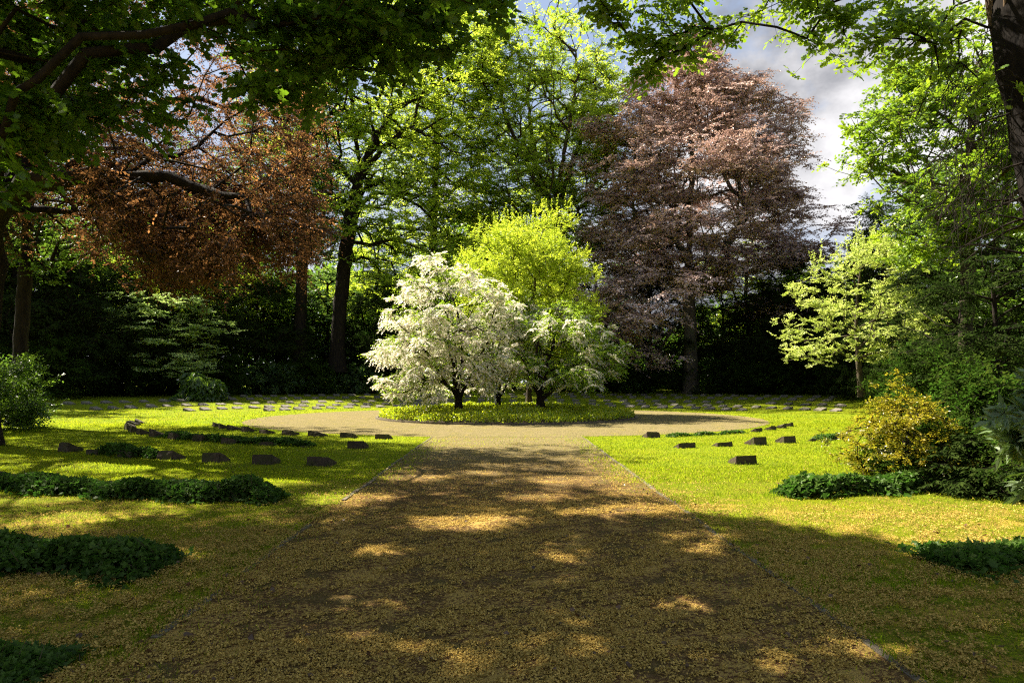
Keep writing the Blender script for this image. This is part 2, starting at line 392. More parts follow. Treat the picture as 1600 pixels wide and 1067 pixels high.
# ------------------------------------------------------------------ ground
def litter_amount(nt, pos):
    """share of ground hidden by fallen catkins: thick under the near trees, thinning with distance"""
    s = nt.nodes.new('ShaderNodeSeparateXYZ'); L(nt, pos, s.inputs[0])
    near = nt.nodes.new('ShaderNodeMapRange'); L(nt, s.outputs['Y'], near.inputs[0])
    near.inputs[1].default_value = 7; near.inputs[2].default_value = 15; near.inputs[3].default_value = 1; near.inputs[4].default_value = 0
    return near.outputs[0], s
def ground_mat(name, path):
    m, nt, out = mat_new(name)
    geo = nt.nodes.new('ShaderNodeNewGeometry'); pos = geo.outputs['Position']
    near, s = litter_amount(nt, pos)
    big = noise(nt, pos, .35, 4, .6); mid = noise(nt, pos, 2.2, 4, .6); fine = noise(nt, pos, 26, 6, .7); vfine = noise(nt, pos, 95, 3, .7)
    if path:
        base = ramp(nt, fine, [(.3, (.045, .019, .007)), (.55, (.125, .062, .027)), (.75, (.30, .185, .10))])
        far = nt.nodes.new('ShaderNodeMapRange'); L(nt, s.outputs['Y'], far.inputs[0]); far.inputs[1].default_value = 9.5; far.inputs[2].default_value = 17; far.inputs[3].default_value = 0; far.inputs[4].default_value = .75
        base = mixc(nt, far.outputs[0], base, mixc(nt, ramp(nt, mid, [(.35, 0), (.65, 1)]), mixc(nt, fine, (.07, .08, .02), (.19, .20, .07)), mixc(nt, fine, (.12, .085, .045), (.34, .26, .16))))
        base = mixc(nt, ramp(nt, mid, [(.45, 0), (.7, .45)]), base, (.16, .16, .045))
        lit = (.52, .36, .10); cover = .06
    else:
        base = ramp(nt, mid, [(.3, (.14, .20, .008)), (.7, (.25, .29, .010))])
        base = mixc(nt, ramp(nt, fine, [(.38, .85), (.58, 0)]), base, (.035, .06, .006))
        soilk = math_n(nt, 'MULTIPLY', near, ramp(nt, mid, [(.4, .75), (.6, .1)])); base = mixc(nt, soilk, base, mixc(nt, fine, (.035, .020, .007), (.09, .055, .018)))
        base = mixc(nt, ramp(nt, big, [(.45, 0), (.65, .4)]), base, (.24, .21, .015))
        lit = (.50, .35, .07); cover = 0
    # flecks: threshold of a fine noise, looser where there is more litter
    vor = nt.nodes.new('ShaderNodeTexNoise'); vor.inputs['Scale'].default_value = 34; vor.inputs['Detail'].default_value = 5; vor.inputs['Roughness'].default_value = .75
    L(nt, pos, vor.inputs['Vector'])
    th = math_n(nt, 'SUBTRACT', .70 if not path else .62, math_n(nt, 'MULTIPLY', near, .20 if not path else .12))
    th = math_n(nt, 'ADD', th, math_n(nt, 'MULTIPLY', math_n(nt, 'SUBTRACT', mid, .5), .75))
    k = math_n(nt, 'MULTIPLY', math_n(nt, 'SUBTRACT', vor.outputs['Fac'], th), 14, True)
    litc = mixc(nt, vfine, (lit[0] * .5, lit[1] * .45, lit[2] * .4), lit)
    col = mixc(nt, k, base, litc)
    p = nt.nodes.new('ShaderNodeBsdfPrincipled'); p.inputs['Roughness'].default_value = 1; p.inputs['Specular IOR Level'].default_value = .05
    L(nt, col, p.inputs['Base Color'])
    bp = nt.nodes.new('ShaderNodeBump'); bp.inputs['Strength'].default_value = .9; bp.inputs['Distance'].default_value = .03
    L(nt, math_n(nt, 'ADD', math_n(nt, 'ADD', fine, math_n(nt, 'MULTIPLY', vfine, .4)), math_n(nt, 'MULTIPLY', vor.outputs['Fac'], .8)), bp.inputs['Height'])
    L(nt, bp.outputs[0], p.inputs['Normal']); L(nt, p.outputs[0], out.inputs[0])
    return m
M['lawn'] = ground_mat('mown lawn with fallen catkins', False)
M['path'] = ground_mat('gravel path with fallen catkins', True)
def simple(name, a, b, sc=20, rough=.9, bump=.4, thr=(.35, .65)):
    m, nt, out = mat_new(name); tc = nt.nodes.new('ShaderNodeTexCoord')
    n = noise(nt, tc.outputs['Object'], sc, 6, .65); p = nt.nodes.new('ShaderNodeBsdfPrincipled'); p.inputs['Roughness'].default_value = rough
    p.inputs['Specular IOR Level'].default_value = .2
    L(nt, ramp(nt, n, [(thr[0], a), (thr[1], b)]), p.inputs['Base Color'])
    bp = nt.nodes.new('ShaderNodeBump'); bp.inputs['Strength'].default_value = bump; bp.inputs['Distance'].default_value = .02
    L(nt, n, bp.inputs['Height']); L(nt, bp.outputs[0], p.inputs['Normal']); L(nt, p.outputs[0], out.inputs[0]); return m
M['kerb'] = simple('weathered concrete kerb', (.06, .048, .03), (.17, .14, .095), 18)
M['soil'] = simple('bed soil', (.03, .02, .012), (.09, .065, .035), 12)
def stone_mat(name, a, b, moss):
    m, nt, out = mat_new(name); tc = nt.nodes.new('ShaderNodeTexCoord'); oi = nt.nodes.new('ShaderNodeObjectInfo')
    va = nt.nodes.new('ShaderNodeVectorMath'); va.operation = 'ADD'; L(nt, tc.outputs['Object'], va.inputs[0])
    sc_ = nt.nodes.new('ShaderNodeVectorMath'); sc_.operation = 'SCALE'; L(nt, oi.outputs['Location'], sc_.inputs[0]); sc_.inputs['Scale'].default_value = 3.7
    L(nt, sc_.outputs[0], va.inputs[1]); v = va.outputs[0]
    n = noise(nt, v, 14, 6, .7); n2 = noise(nt, v, 4, 4, .6)
    c = ramp(nt, n, [(.3, a), (.7, b)]); c = mixc(nt, ramp(nt, n2, [(.47, 0), (.6, .75)]), c, moss)
    c = mixc(nt, oi.outputs['Random'], c, mixc(nt, .35, c, (.5, .5, .5), 'MULTIPLY'))
    p = nt.nodes.new('ShaderNodeBsdfPrincipled'); p.inputs['Roughness'].default_value = .85; p.inputs['Specular IOR Level'].default_value = .25
    L(nt, c, p.inputs['Base Color'])
    bp = nt.nodes.new('ShaderNodeBump'); bp.inputs['Strength'].default_value = .6; bp.inputs['Distance'].default_value = .02
    L(nt, n, bp.inputs['Height']); L(nt, bp.outputs[0], p.inputs['Normal']); L(nt, p.outputs[0], out.inputs[0]); return m
M['stone_near'] = stone_mat('dark mossy gravestone', (.035, .024, .015), (.10, .072, .045), (.05, .05, .015))
M['stone_far'] = stone_mat('pale grey gravestone', (.10, .088, .07), (.21, .185, .155), (.11, .105, .055))

def axis_vals():
    a = list(np.arange(0, 40, .8)); v = 40.
    while v < 700: a.append(v); v *= 1.12
    return np.array(sorted(set([-x for x in a] + a)))
xs = axis_vals(); ys = axis_vals() + CY
X, Y = np.meshgrid(xs, ys); nx = len(xs)
Vg = np.stack([X, Y, gz(X, Y)], -1).reshape(-1, 3)
ii, jj = np.meshgrid(np.arange(nx - 1), np.arange(len(ys) - 1)); i0 = (jj * nx + ii).ravel()
gme = build_mesh('lawn', [dict(v=Vg, f=np.stack([i0, i0 + 1, i0 + nx + 1, i0 + nx], -1), smooth=True)], [M['lawn']])
tag(link('lawn', gme), kind='structure')
rngp = np.random.default_rng(3)
# the straight path, with a slightly wandering edge
yy = np.arange(-6, 20.7, .25)
el = -2.25 + rngp.normal(0, .035, len(yy)); er = 2.25 + rngp.normal(0, .035, len(yy))
Vp = np.concatenate([np.stack([el, yy, np.full(len(yy), .005)], 1), np.stack([er, yy, np.full(len(yy), .005)], 1)])
k = np.arange(len(yy) - 1); n_ = len(yy)
tag(link('gravel_path', build_mesh('gravel_path', [dict(v=Vp, f=np.stack([k, k + n_, k + n_ + 1, k + 1], -1))], [M['path']])), kind='structure')
th = np.linspace(0, 2 * PI, 241)[:-1]
Ri = np.full(240, 5.95); Ro = 11.3 + rngp.normal(0, .05, 240)
Vr = np.concatenate([np.stack([np.cos(th) * R, np.sin(th) * R + (32 if q == 0 else CY), np.full(240, .0085)], 1) for q, R in enumerate((Ri, Ro))])
k = np.arange(240); k2 = (k + 1) % 240
tag(link('ring_path', build_mesh('ring_path', [dict(v=Vr, f=np.stack([k, k + 240, k2 + 240, k2], -1))], [M['path']])), kind='structure')
# kerbs
def kerb_line(name, side, spans):
    parts = []
    box = np.array([[x, y, z] for z in (-.05, 1) for x, y in ((-1, 0), (1, 0), (1, 1), (-1, 1))], float)
    fc = np.array([[0, 1, 5, 4], [1, 2, 6, 5], [2, 3, 7, 6], [3, 0, 4, 7], [4, 5, 6, 7]])
    for a, b in spans:
        y = a
        while y < b - .2:
            ln = min(1.0, b - y) - .012
            v = box.copy(); h = rngp.uniform(.010, .02); dx = rngp.normal(0, .008); tw = rngp.normal(0, .006)
            v[:, 2] = np.where(v[:, 2] > 0, h, -.05); v[:, 0] = v[:, 0] * .028 + side * 2.215 + dx + v[:, 1] * tw; v[:, 1] = y + v[:, 1] * ln
            parts.append(dict(v=v, f=fc)); y += 1.0
    tag(link(name, build_mesh(name, parts, [M['kerb']])), kind='structure')
kerb_line('kerb_left', -1, [(4.4, 5.6), (5.9, 7.8), (9.4, 20.2)])
kerb_line('kerb_right', 1, [(2.6, 20.2)])

# ------------------------------------------------------------------ round bed
bed = empty('flower_bed', (0, 32, 0), 'round raised bed of yellow-green ground cover under the blossom trees', 'flower bed')
rr = np.linspace(0, 5.9, 13); tt = np.linspace(0, 2 * PI, 73)[:-1]
Vb = np.array([[r * math.cos(a), r * math.sin(a), .02 + .26 * (1 - (r / 5.9) ** 2.5)] for r in rr for a in tt])
fb = np.array([[i * 72 + j, (i + 1) * 72 + j, (i + 1) * 72 + (j + 1) % 72, i * 72 + (j + 1) % 72] for i in range(12) for j in range(72)])
link('soil', build_mesh('soil', [dict(v=Vb, f=fb, smooth=True)], [M['soil']]), bed)
ring = []
for r_, z_ in ((5.9, -.02), (5.9, .075), (6.02, .075), (6.02, -.02)):
    ring.append([[r_ * math.cos(a), r_ * math.sin(a), z_] for a in tt])
Ve = np.array(ring).reshape(-1, 3)
fe = np.array([[i * 72 + j, (i + 1) * 72 + j, (i + 1) * 72 + (j + 1) % 72, i * 72 + (j + 1) % 72] for i in range(3) for j in range(72)])
link('edging', build_mesh('edging', [dict(v=Ve, f=fe[:, ::-1])], [M['kerb']]), bed)
r5 = np.random.default_rng(5); nb = 42000
a = r5.uniform(0, 2 * PI, nb); r = 5.85 * np.sqrt(r5.random(nb)); lump = .75 + .35 * np.sin(a * 9 + r * 2.1) * np.sin(r * 1.7 + a * 4)
z = .02 + .26 * (1 - (r / 5.9) ** 2.5) + r5.random(nb) * .34 * lump + .02
ld = np.stack([r5.normal(0, .6, nb), r5.normal(0, .6, nb), r5.uniform(.2, 1.4, nb)], 1)
cv = place_leaves(np.stack([r * np.cos(a), r * np.sin(a), z], 1), ld, unit(r5.normal(0, 1, (nb, 3)) + [0, -.3, .6]), r5.uniform(.06, .13, nb), RHOMB)
link('ground_cover', build_mesh('ground_cover', [polys(cv, 0, r5.random(nb))], [M['cover']]), bed)

# ------------------------------------------------------------------ gravestones
import bmesh
def stone_mesh(seed, w, d, hb, hf, mat, chip=0):
    rs = np.random.default_rng(seed); bm = bmesh.new()
    vs = [bm.verts.new(c) for c in ((-w / 2, -d / 2, -.06), (w / 2, -d / 2, -.06), (w / 2, d / 2, -.06), (-w / 2, d / 2, -.06),
                                    (-w / 2, -d / 2, hf), (w / 2, -d / 2, hf), (w / 2, d / 2 - .02, hb), (-w / 2, d / 2 - .02, hb))]
    for f in ((0, 1, 5, 4), (1, 2, 6, 5), (2, 3, 7, 6), (3, 0, 4, 7), (4, 5, 6, 7), (3, 2, 1, 0)): bm.faces.new([vs[i] for i in f])
    bmesh.ops.subdivide_edges(bm, edges=bm.edges[:], cuts=3, use_grid_fill=True)
    bm.normal_update()
    for v in bm.verts:
        n = v.normal; v.co += n * float(rs.normal(0, .0035))
        if v.co.z > .02: v.co.z += float(rs.normal(0, .005))
    if chip:
        for v in bm.verts:
            if v.co.x * chip > w * .3 and v.co.z > hb * .6: v.co.z -= .035; v.co.x -= chip * .02
    bmesh.ops.bevel(bm, geom=[e for e in bm.edges if len(e.link_faces) == 2 and e.calc_face_angle(0) > .9], offset=.01, segments=2, affect='EDGES')
    me = bpy.data.meshes.new('gravestone'); bm.to_mesh(me); bm.free(); me.materials.append(M[mat])
    for p in me.polygons: p.use_smooth = False
    return me
near_m = [stone_mesh(i, .46 + .02 * (i % 3 - 1), .36, .195 + .02 * (i % 2), .05, 'stone_near', (0, 1, 0, 0, 0, -1)[i]) for i in range(6)]
far_m = [stone_mesh(20 + i, .53 + .03 * (i % 3 - 1), .42, .16 + .02 * (i % 2), .045, 'stone_far', (0, 0, 1)[i % 3]) for i in range(6)]
ORD = ['first', 'second', 'third', 'fourth', 'fifth', 'sixth', 'seventh', 'eighth', 'ninth', 'tenth']
def ordw(n):
    if n < 10: return ORD[n]
    n += 1
    return '%d%s' % (n, 'th' if 10 < n % 100 < 14 else {1: 'st', 2: 'nd', 3: 'rd'}.get(n % 10, 'th'))
rst = np.random.default_rng(11)
def stone(x, y, label, group, far, sink=0., hs=1., rzj=.06):
    me = (far_m if far else near_m)[int(rst.integers(6))]
    o = link('gravestone', me, None, (x, y, gz1(x, y) - sink), math.atan2(y - CY, x) - PI / 2 + rst.normal(0, rzj))
    o.rotation_euler.x = rst.normal(0, .03); o.rotation_euler.y = rst.normal(0, .02)
    s = rst.uniform(.93, 1.06); o.scale = (s, s * rst.uniform(.93, 1.07), hs * rst.uniform(.9, 1.1))
    return tag(o, label, 'gravestone', group)
RG = 'tilted gravestones set in rings around the round bed'
def ring_from(px, py, R, n, step, direction, wordrow, side, sinks={}, skip=(), hs=1.):
    """stones along a ring, counted from the one nearest to the path"""
    g = P(px, py, 1.0); kx = g[0]
    # point of ring R on the ray of this pixel column, near side
    b = CY; A = 1 + kx * kx; D = (b - math.sqrt(max(0, b * b - A * (b * b - R * R)))) / A
    a0 = math.atan2(D - CY, kx * D)
    for i in range(n):
        a = a0 + direction * i * step / R
        if i in skip: continue
        stone(R * math.cos(a), CY + R * math.sin(a), 'dark wedge-shaped gravestone, %s from the path in the %s row of the %s lawn' % (ordw(i), wordrow, side), RG, False, sinks.get(i, 0.), hs)
ring_from(600, 679, 12.3, 9, 1.15, -1, 'innermost', 'left', hs=.82)
ring_from(560, 693, 15.1, 13, 1.3, -1, 'second', 'left', {1: .17, 2: .12, 3: .05, 5: .03})
ring_from(503, 718, 18.4, 7, 1.2, -1, 'third', 'left', {4: .08, 5: .1})
ring_from(388, 760, 21.95, 5, 1.5, -1, 'fourth ivy-covered', 'left', {0: .1, 1: .06, 2: .02, 3: -.02, 4: .0})
ring_from(165, 850, 25.25, 2, 1.5, -1, 'nearest ivy-covered', 'left', {0: .0, 1: .02})
ring_from(1017, 677, 12.1, 8, 1.15, 1, 'innermost', 'right', {1: .18, 2: .18, 3: .12, 4: .07, 5: .03}, hs=.85)
ring_from(1068, 697, 15.1, 6, 1.12, 1, 'second', 'right', {0: .08, 1: .07, 4: .12, 5: .10})
ring_from(1160, 723, 18.45, 1, 1.3, 1, 'third', 'right')
def far_row(R, xl, xr, wordrow, step, gap=()):
    """far half of a ring between two pixel columns, counted outwards from the blossom trees"""
    def ang(px):
        kx = P(px, 600, 1.0)[0]; A = 1 + kx * kx; D = (CY + math.sqrt(CY * CY - A * (CY * CY - R * R))) / A
        return math.atan2(D - CY, kx * D)
    aL, aR, a0 = ang(xl), ang(xr), ang(790)
    n = int((aL - a0) * R / step) + 1
    for i in range(n):
        a = a0 + (i + .5) * step / R + rst.normal(0, .05) / R
        stone(R * math.cos(a), CY + R * math.sin(a), 'flat grey gravestone, %s left of the blossom trees in the %s far row' % (ordw(i), wordrow), RG, True)
    n = int((a0 - aR) * R / step) + 1
    for i in range(n):
        if i in gap: continue
        a = a0 - (i + .5) * step / R + rst.normal(0, .05) / R
        stone(R * math.cos(a), CY + R * math.sin(a), 'flat grey gravestone, %s right of the blossom trees in the %s far row' % (ordw(i), wordrow), RG, True)
far_row(15.4, 419, 1165, 'front', 1.13)
far_row(18.4, 294, 1305, 'second', 1.16)
far_row(22.0, 150, 1325, 'third', 1.22, (14, 15))
far_row(25.6, 72, 1300, 'fourth', 1.24)
far_row(29.2, 350, 1290, 'rearmost', 1.27)
# ------------------------------------------------------------------ trees
def set_back(root, px, D, k):
    """stand a tree at distance D, k times as tall"""
    x, y, z = base_at(px, D); root.location = (x, y, z); root.scale = (k, k, k); return root
def rel(b, *pts):
    """photo pixels + distance -> points relative to the tree's base"""
    return [P(*p) - np.array(b) for p in pts]
def base_at(px, D, sink=.05):
    g = P(px, 600, D); return (float(g[0]), float(D), gz1(g[0], D) - sink)
R_ = np.random.default_rng
# sunlit openings on the ground, as centre x, y and half-widths: the crowns have gaps there
FLECKS = [(-.4, 7.9, .62, .4), (-2.1, 9.5, .6, .4), (1.15, 8.6, .35, .2), (-1.0, 5.15, .2, .08), (-.75, 4.3, .12, .06), (1.4, 5.05, .26, .06),
          (-2.7, 4.4, .1, .04), (-2.95, 6.4, .2, .1), (2.15, 4.25, .1, .05), (1.9, 6.5, .2, .1), (.1, 16.7, 1.7, 1.8), (0, 13.2, .8, .5), (-1.3, 14.7, .5, .6), (-.3, 12.2, .4, .3), (1.7, 12.6, .4, .3), (1.3, 15.9, .5, .5), (1.0, 11.2, .5, .4), (-1.5, 11.6, .5, .35), (-.5, 19.5, 4, 1.3), (-.9, 17.8, 1.2, .8), (1.5, 18, .8, .6), (-1.7, 12.9, .4, .25), (.5, 6.4, .2, .1), (1.9, 10.2, .4, .25),
          (1.6, 14.5, .5, .6), (5.3, 8.2, 2.2, 1.2), (4.9, 13, 3.2, 4.6), (4.6, 6.6, .8, .45), (5, 20, 6, 6), (-2.7, 14, .4, .4), (-6.5, 9.4, .5, .3), (-5, 8.2, .5, .25), (-1.2, 6.6, .25, .15), (.6, 9.6, .3, .2), (-3.6, 11.2, .6, .25)]
def carve(pts, base, margin=.20, maxz=30):
    q = pts + np.array(base); t = q[:, 2] / sd[2]; g = q[:, :2] - sd[None, :2] * t[:, None]
    keep = np.ones(len(q), bool)
    for x, y, rx, ry in FLECKS: keep &= ((g[:, 0] - x) / (rx + margin)) ** 2 + ((g[:, 1] - y) / (ry + margin)) ** 2 > 1
    return pts[keep]

# --- copper beech, far right of centre
b = base_at(1080, 54); rs = R_(101); s = 54 / F
prof = [(8.6, 4.6), (10.5, 8.2), (13, 9.3), (16, 9.0), (19, 8.5), (22, 6.9), (24.5, 4.7), (27, 2.3), (29, .5)]
pts = np.concatenate([crown_pts(rs, prof, .5, 0, 330, 12, .95, .17, .36, lump=.24),
                      crown_pts(rs, [(1.8, 6), (5, 7.5), (8.5, 8.5)], -1.0, -1, 34, 9, 1.0, .5, .25, az=(PI * .62, PI * 1.48)),
                      crown_pts(rs, [(6.0, 7.5), (8.5, 9.)], 0.5, 0, 9, 8, .8, .5, .2, az=(-.5, .5))])
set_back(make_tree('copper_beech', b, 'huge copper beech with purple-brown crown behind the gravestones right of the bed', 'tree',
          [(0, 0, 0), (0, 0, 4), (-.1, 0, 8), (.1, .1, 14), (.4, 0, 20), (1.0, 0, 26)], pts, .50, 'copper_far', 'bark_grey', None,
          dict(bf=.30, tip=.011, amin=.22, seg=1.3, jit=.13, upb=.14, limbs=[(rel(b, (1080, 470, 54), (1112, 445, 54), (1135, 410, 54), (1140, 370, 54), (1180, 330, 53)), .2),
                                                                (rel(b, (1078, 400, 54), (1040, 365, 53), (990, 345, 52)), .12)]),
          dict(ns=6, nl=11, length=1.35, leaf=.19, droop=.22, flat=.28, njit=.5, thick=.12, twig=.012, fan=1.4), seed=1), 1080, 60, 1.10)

# --- maple left of centre
b = base_at(527, 45); rs = R_(102)
def px_crown(rs, b, D, poly, n, per, spread, flat, depth, dshift=0):
    """clumps inside a photo outline [(y, x left, x right)], spread in depth as a round crown would be"""
    ys = np.array([p[0] for p in poly]); out = []
    w_ = np.interp(np.arange(ys[0], ys[-1]), ys, [p[2] - p[1] for p in poly]); w_ /= w_.sum()
    for _ in range(n):
        y = rs.choice(np.arange(ys[0], ys[-1]), p=w_); xl = np.interp(y, ys, [p[1] for p in poly]); xr = np.interp(y, ys, [p[2] for p in poly])
        u = rs.uniform(-1, 1); x = (xl + xr) / 2 + u * (xr - xl) / 2
        dd = depth * math.sqrt(max(.04, 1 - u * u)) * rs.uniform(-1, 1)
        c = P(x, y, D) + [0, dd + dshift, 0] - np.array(b)
        out.append(c + rs.normal(0, 1, (per, 3)) * spread * np.array([1, 1, flat]))
    return np.concatenate(out)
pts = px_crown(rs, b, 45, [(20, 600, 760), (70, 520, 775), (150, 440, 770), (250, 425, 750), (340, 440, 745), (420, 500, 740), (470, 560, 720)], 260, 8, .85, .35, 7)
set_back(make_tree('maple', b, 'tall green maple with a leaning dark trunk left of the white blossom tree', 'tree',
          rel(b, (527, 602, 45), (528, 540, 45), (533, 480, 45), (542, 400, 45), (556, 320, 45), (563, 290, 45), (560, 250, 45), (548, 180, 45), (545, 110, 45)), pts, .46, 'green_mid', 'bark_dark', None,
          dict(bf=.3, tip=.017, amin=.5, seg=1.0, jit=.12, upb=.12, limbs=[(rel(b, (562, 295, 45), (600, 245, 44), (650, 210, 43), (690, 250, 42), (735, 262, 42)), .2), (rel(b, (563, 280, 45), (620, 180, 46), (680, 150, 46), (750, 130, 46)), .2),
                                                                (rel(b, (558, 310, 45), (535, 270, 44), (505, 255, 43), (470, 280, 42)), .17)]),
          dict(ns=5, nl=9, length=.95, leaf=.19, droop=.12, flat=.35, njit=.45, thick=.15, twig=.01), seed=2), 527, 60.5, 1.33)

# --- round-headed tree behind the bed
b = base_at(862, 55); rs = R_(103)
pts = np.concatenate([px_crown(rs, b, 55, [(50, 800, 900), (70, 765, 930), (110, 745, 955), (160, 738, 962), (230, 745, 965)], 150, 8, .62, .4, 6),
                      px_crown(rs, b, 55, [(230, 735, 965), (330, 740, 960), (400, 760, 950)], 150, 9, .9, .35, 6)])
set_back(make_tree('round_headed_tree', b, 'tall round-headed green tree with an open fan of bare branches behind the blossom trees', 'tree',
          rel(b, (862, 605, 55), (864, 480, 55), (866, 380, 55), (868, 320, 55), (860, 240, 55), (862, 150, 55)), pts, .42, 'green_mid', 'bark', None,
          dict(bf=.42, tip=.02, amin=.3, seg=1.1, jit=.10, upb=.05, limbs=[(rel(b, (866, 345, 55), (895, 260, 55), (925, 190, 55), (935, 120, 55)), .2), (rel(b, (866, 350, 55), (830, 280, 55), (795, 210, 55), (780, 140, 55)), .2),
                                                                 (rel(b, (867, 330, 55), (885, 230, 53), (900, 150, 53), (900, 90, 53)), .16), (rel(b, (866, 360, 55), (835, 260, 57), (825, 170, 57), (830, 100, 57)), .16), (rel(b, (866, 390, 55), (915, 325, 54), (955, 290, 54)), .16)]),
          dict(ns=5, nl=9, length=.95, leaf=.20, droop=.08, flat=.35, njit=.45, thick=.15, twig=.012), seed=3), 862, 64.5, 1.17)

# --- second maple rising between the two, and the tree behind the copper leaves
b = base_at(672, 68); rs = R_(104)
pts = px_crown(rs, b, 68, [(-60, 640, 740), (0, 600, 790), (120, 580, 790), (260, 600, 770), (380, 620, 770), (440, 640, 760)], 160, 8, 1.1, .4, 6)
make_tree('tall_tree', b, 'tallest green tree, reaching above the maple left of the round-headed tree', 'tree',
          rel(b, (672, 600, 68), (676, 400, 68), (684, 200, 68), (692, -30, 68)), pts, .42, 'green_mid', 'bark', None,
          dict(bf=.3, tip=.02, amin=.3, seg=1.4, jit=.13), dict(ns=5, nl=8, length=1.2, leaf=.25, droop=.1, flat=.35, njit=.5, twig=.012), seed=4)
b = base_at(468, 42); rs = R_(105)
pts = px_crown(rs, b, 42, [(90, 430, 520), (170, 380, 540), (280, 370, 530), (380, 390, 520), (430, 410, 500)], 130, 8, .9, .4, 5)
set_back(make_tree('young_maple', b, 'slim dark-trunked tree whose green crown shows behind the hanging copper leaves', 'tree',
          rel(b, (468, 600, 42), (470, 500, 42), (474, 410, 42), (480, 300, 42), (470, 150, 42)), pts, .34, 'green_blue', 'bark_dark', None,
          dict(bf=.3, tip=.016, amin=.45, seg=1.1, jit=.12), dict(ns=5, nl=8, length=.9, leaf=.17, droop=.1, flat=.35, njit=.5, twig=.01), seed=5), 468, 59.5, 1.41)

# --- yellow-green tree on the bed
b = (*P(826, 600, 34.5)[:2], .12); rs = R_(106)
pts = px_crown(rs, b, 34.5, [(348, 845, 872), (366, 805, 890), (385, 728, 910), (435, 715, 918), (500, 750, 918), (555, 790, 905)], 185, 9, .42, .55, 3.0)
rsx = R_(206)
def lime_shoots(root, pts, dirs, rs):
    """long upright shoots standing out of the crown"""
    top = pts[np.argsort(-pts[:, 2])[:260]]; sel = top[rs.choice(260, 150, replace=False)]
    q, l_, sz = [], [], []
    for p in sel:
        d = unit(np.array([rs.normal(0.05, .28), rs.normal(0, .28), 1.])); Ls = rs.uniform(.5, 1.15)
        for t in np.linspace(.1, 1, 13):
            for k in range(2): q.append(p + d * Ls * t); l_.append(d * .5 + rs.normal(0, .7, 3)); sz.append(rs.uniform(.06, .11))
    q, l_, sz = np.array(q), np.array(l_), np.array(sz)
    link('shoots', build_mesh('shoots', [polys(place_leaves(q, l_, unit(rs.normal(0, 1, q.shape) + [0, 0, .5]), sz, RHOMB), 0, rs.random(len(q)))], [M['lime']]), root)
make_tree('lime_green_tree', b, 'bright yellow-green bushy tree rising behind the white blossom', 'tree',
          rel(b, (826, 634, 34.5), (828, 560, 34.5), (832, 470, 34.5), (845, 380, 34.5)), pts, .13, 'lime', 'bark', None,
          dict(bf=.3, tip=.007, amin=.12, seg=.6, jit=.07, upb=.2), dict(ns=6, nl=9, length=.55, leaf=.105, droop=-.1, flat=.6, njit=.7, thick=.25, twig=.004, varb=.4), extra=lime_shoots, seed=6)

# --- blossom trees
def blossoms(share, size, lo=0.):
    def f(root, pts, dirs, rs):
        k = rs.random(len(pts)) < share; p, d = pts[k], dirs[k]
        q = sprays(p, d, rs, ns=7, nl=15, length=.55, leaf=size, tpl=HEXA, droop=.55, flat=.5, njit=.9, thick=.10, twig=0, varb=.35)
        link('blossom', build_mesh('blossom', q, [M['blossom']]), root)
    return f
def blossom_tree(px, py, D, poly, n, share, label, seed, depth, r0, leafkeep=.5, fork=.3):
    g = P(px, py, D); b = (float(g[0]), D, .02 + .26 * (1 - (math.hypot(g[0], D - 32) / 5.9) ** 2.5) - .03); rs = R_(seed)
    pts = px_crown(rs, b, D, poly, n, 9, .34, .45, depth)
    hr = np.hypot(pts[:, 0], pts[:, 1]); pts = pts[(pts[:, 2] > .35) & (pts[:, 2] > 2.15 - hr * .8)]
    T0 = [(0, 0, 0), (.03, 0, .5), (.0, .02, 1.0), (-.05, 0, 1.8), (-.2, 0, 3.0)]
    ym = (poly[0][0] + poly[-1][0]) / 2; xl = min(p[1] for p in poly); xr = max(p[2] for p in poly); top = poly[0]
    lim = [([(0, 0, .45), *rel(b, ((px * 2 + xl) / 3, ym + 45, D - 1), ((px + 3 * xl) / 4, ym - 10, D - 1))], .075), ([(0, 0, .5), *rel(b, ((px * 2 + xr) / 3, ym + 45, D + .6), ((px + 2 * xr) / 3, ym, D + 1))], .075),
           ([(0, 0, .7), *rel(b, (px + 8, ym + 40, D), ((px + top[2]) / 2, ym - 40, D + .5))], .07), ([(0, 0, .6), *rel(b, (px - 14, ym + 50, D - .8), ((px * 2 + top[1]) / 3, ym - 20, D - 1.2))], .06)]
    return make_tree('blossom_tree', b, label, 'tree', T0, pts, r0, 'blossom_leaf', 'bark_dark', 'small blossom trees on the round bed',
                     dict(bf=.22, tip=.006, amin=.2, seg=.45, jit=.05, upb=.22, limbs=lim), dict(ns=5, nl=8, length=.5, leaf=.075, droop=.25, flat=.5, njit=.7, thick=.2, twig=.005, keep=leafkeep), extra=blossoms(share, .06), seed=seed)
blossom_tree(717, 643, 30.2, [(400, 665, 700), (430, 645, 760), (470, 625, 805), (520, 585, 810), (565, 588, 800), (600, 600, 790), (622, 612, 690)], 140, .66, 'white-flowering tree covered in blossom, on the left of the bed', 111, 3.0, .15, .75)
blossom_tree(845, 641, 30.6, [(478, 840, 900), (510, 800, 940), (545, 790, 965), (585, 800, 965), (608, 830, 920)], 92, .20, 'white blossom tree with more green leaf, on the right of the bed', 112, 2.4, .16, .95)
blossom_tree(778, 637, 32.6, [(470, 760, 830), (520, 740, 840), (570, 735, 830), (605, 745, 815)], 40, .45, 'small blossom tree with a short trunk, between the other two on the bed', 113, 1.4, .12, .9)

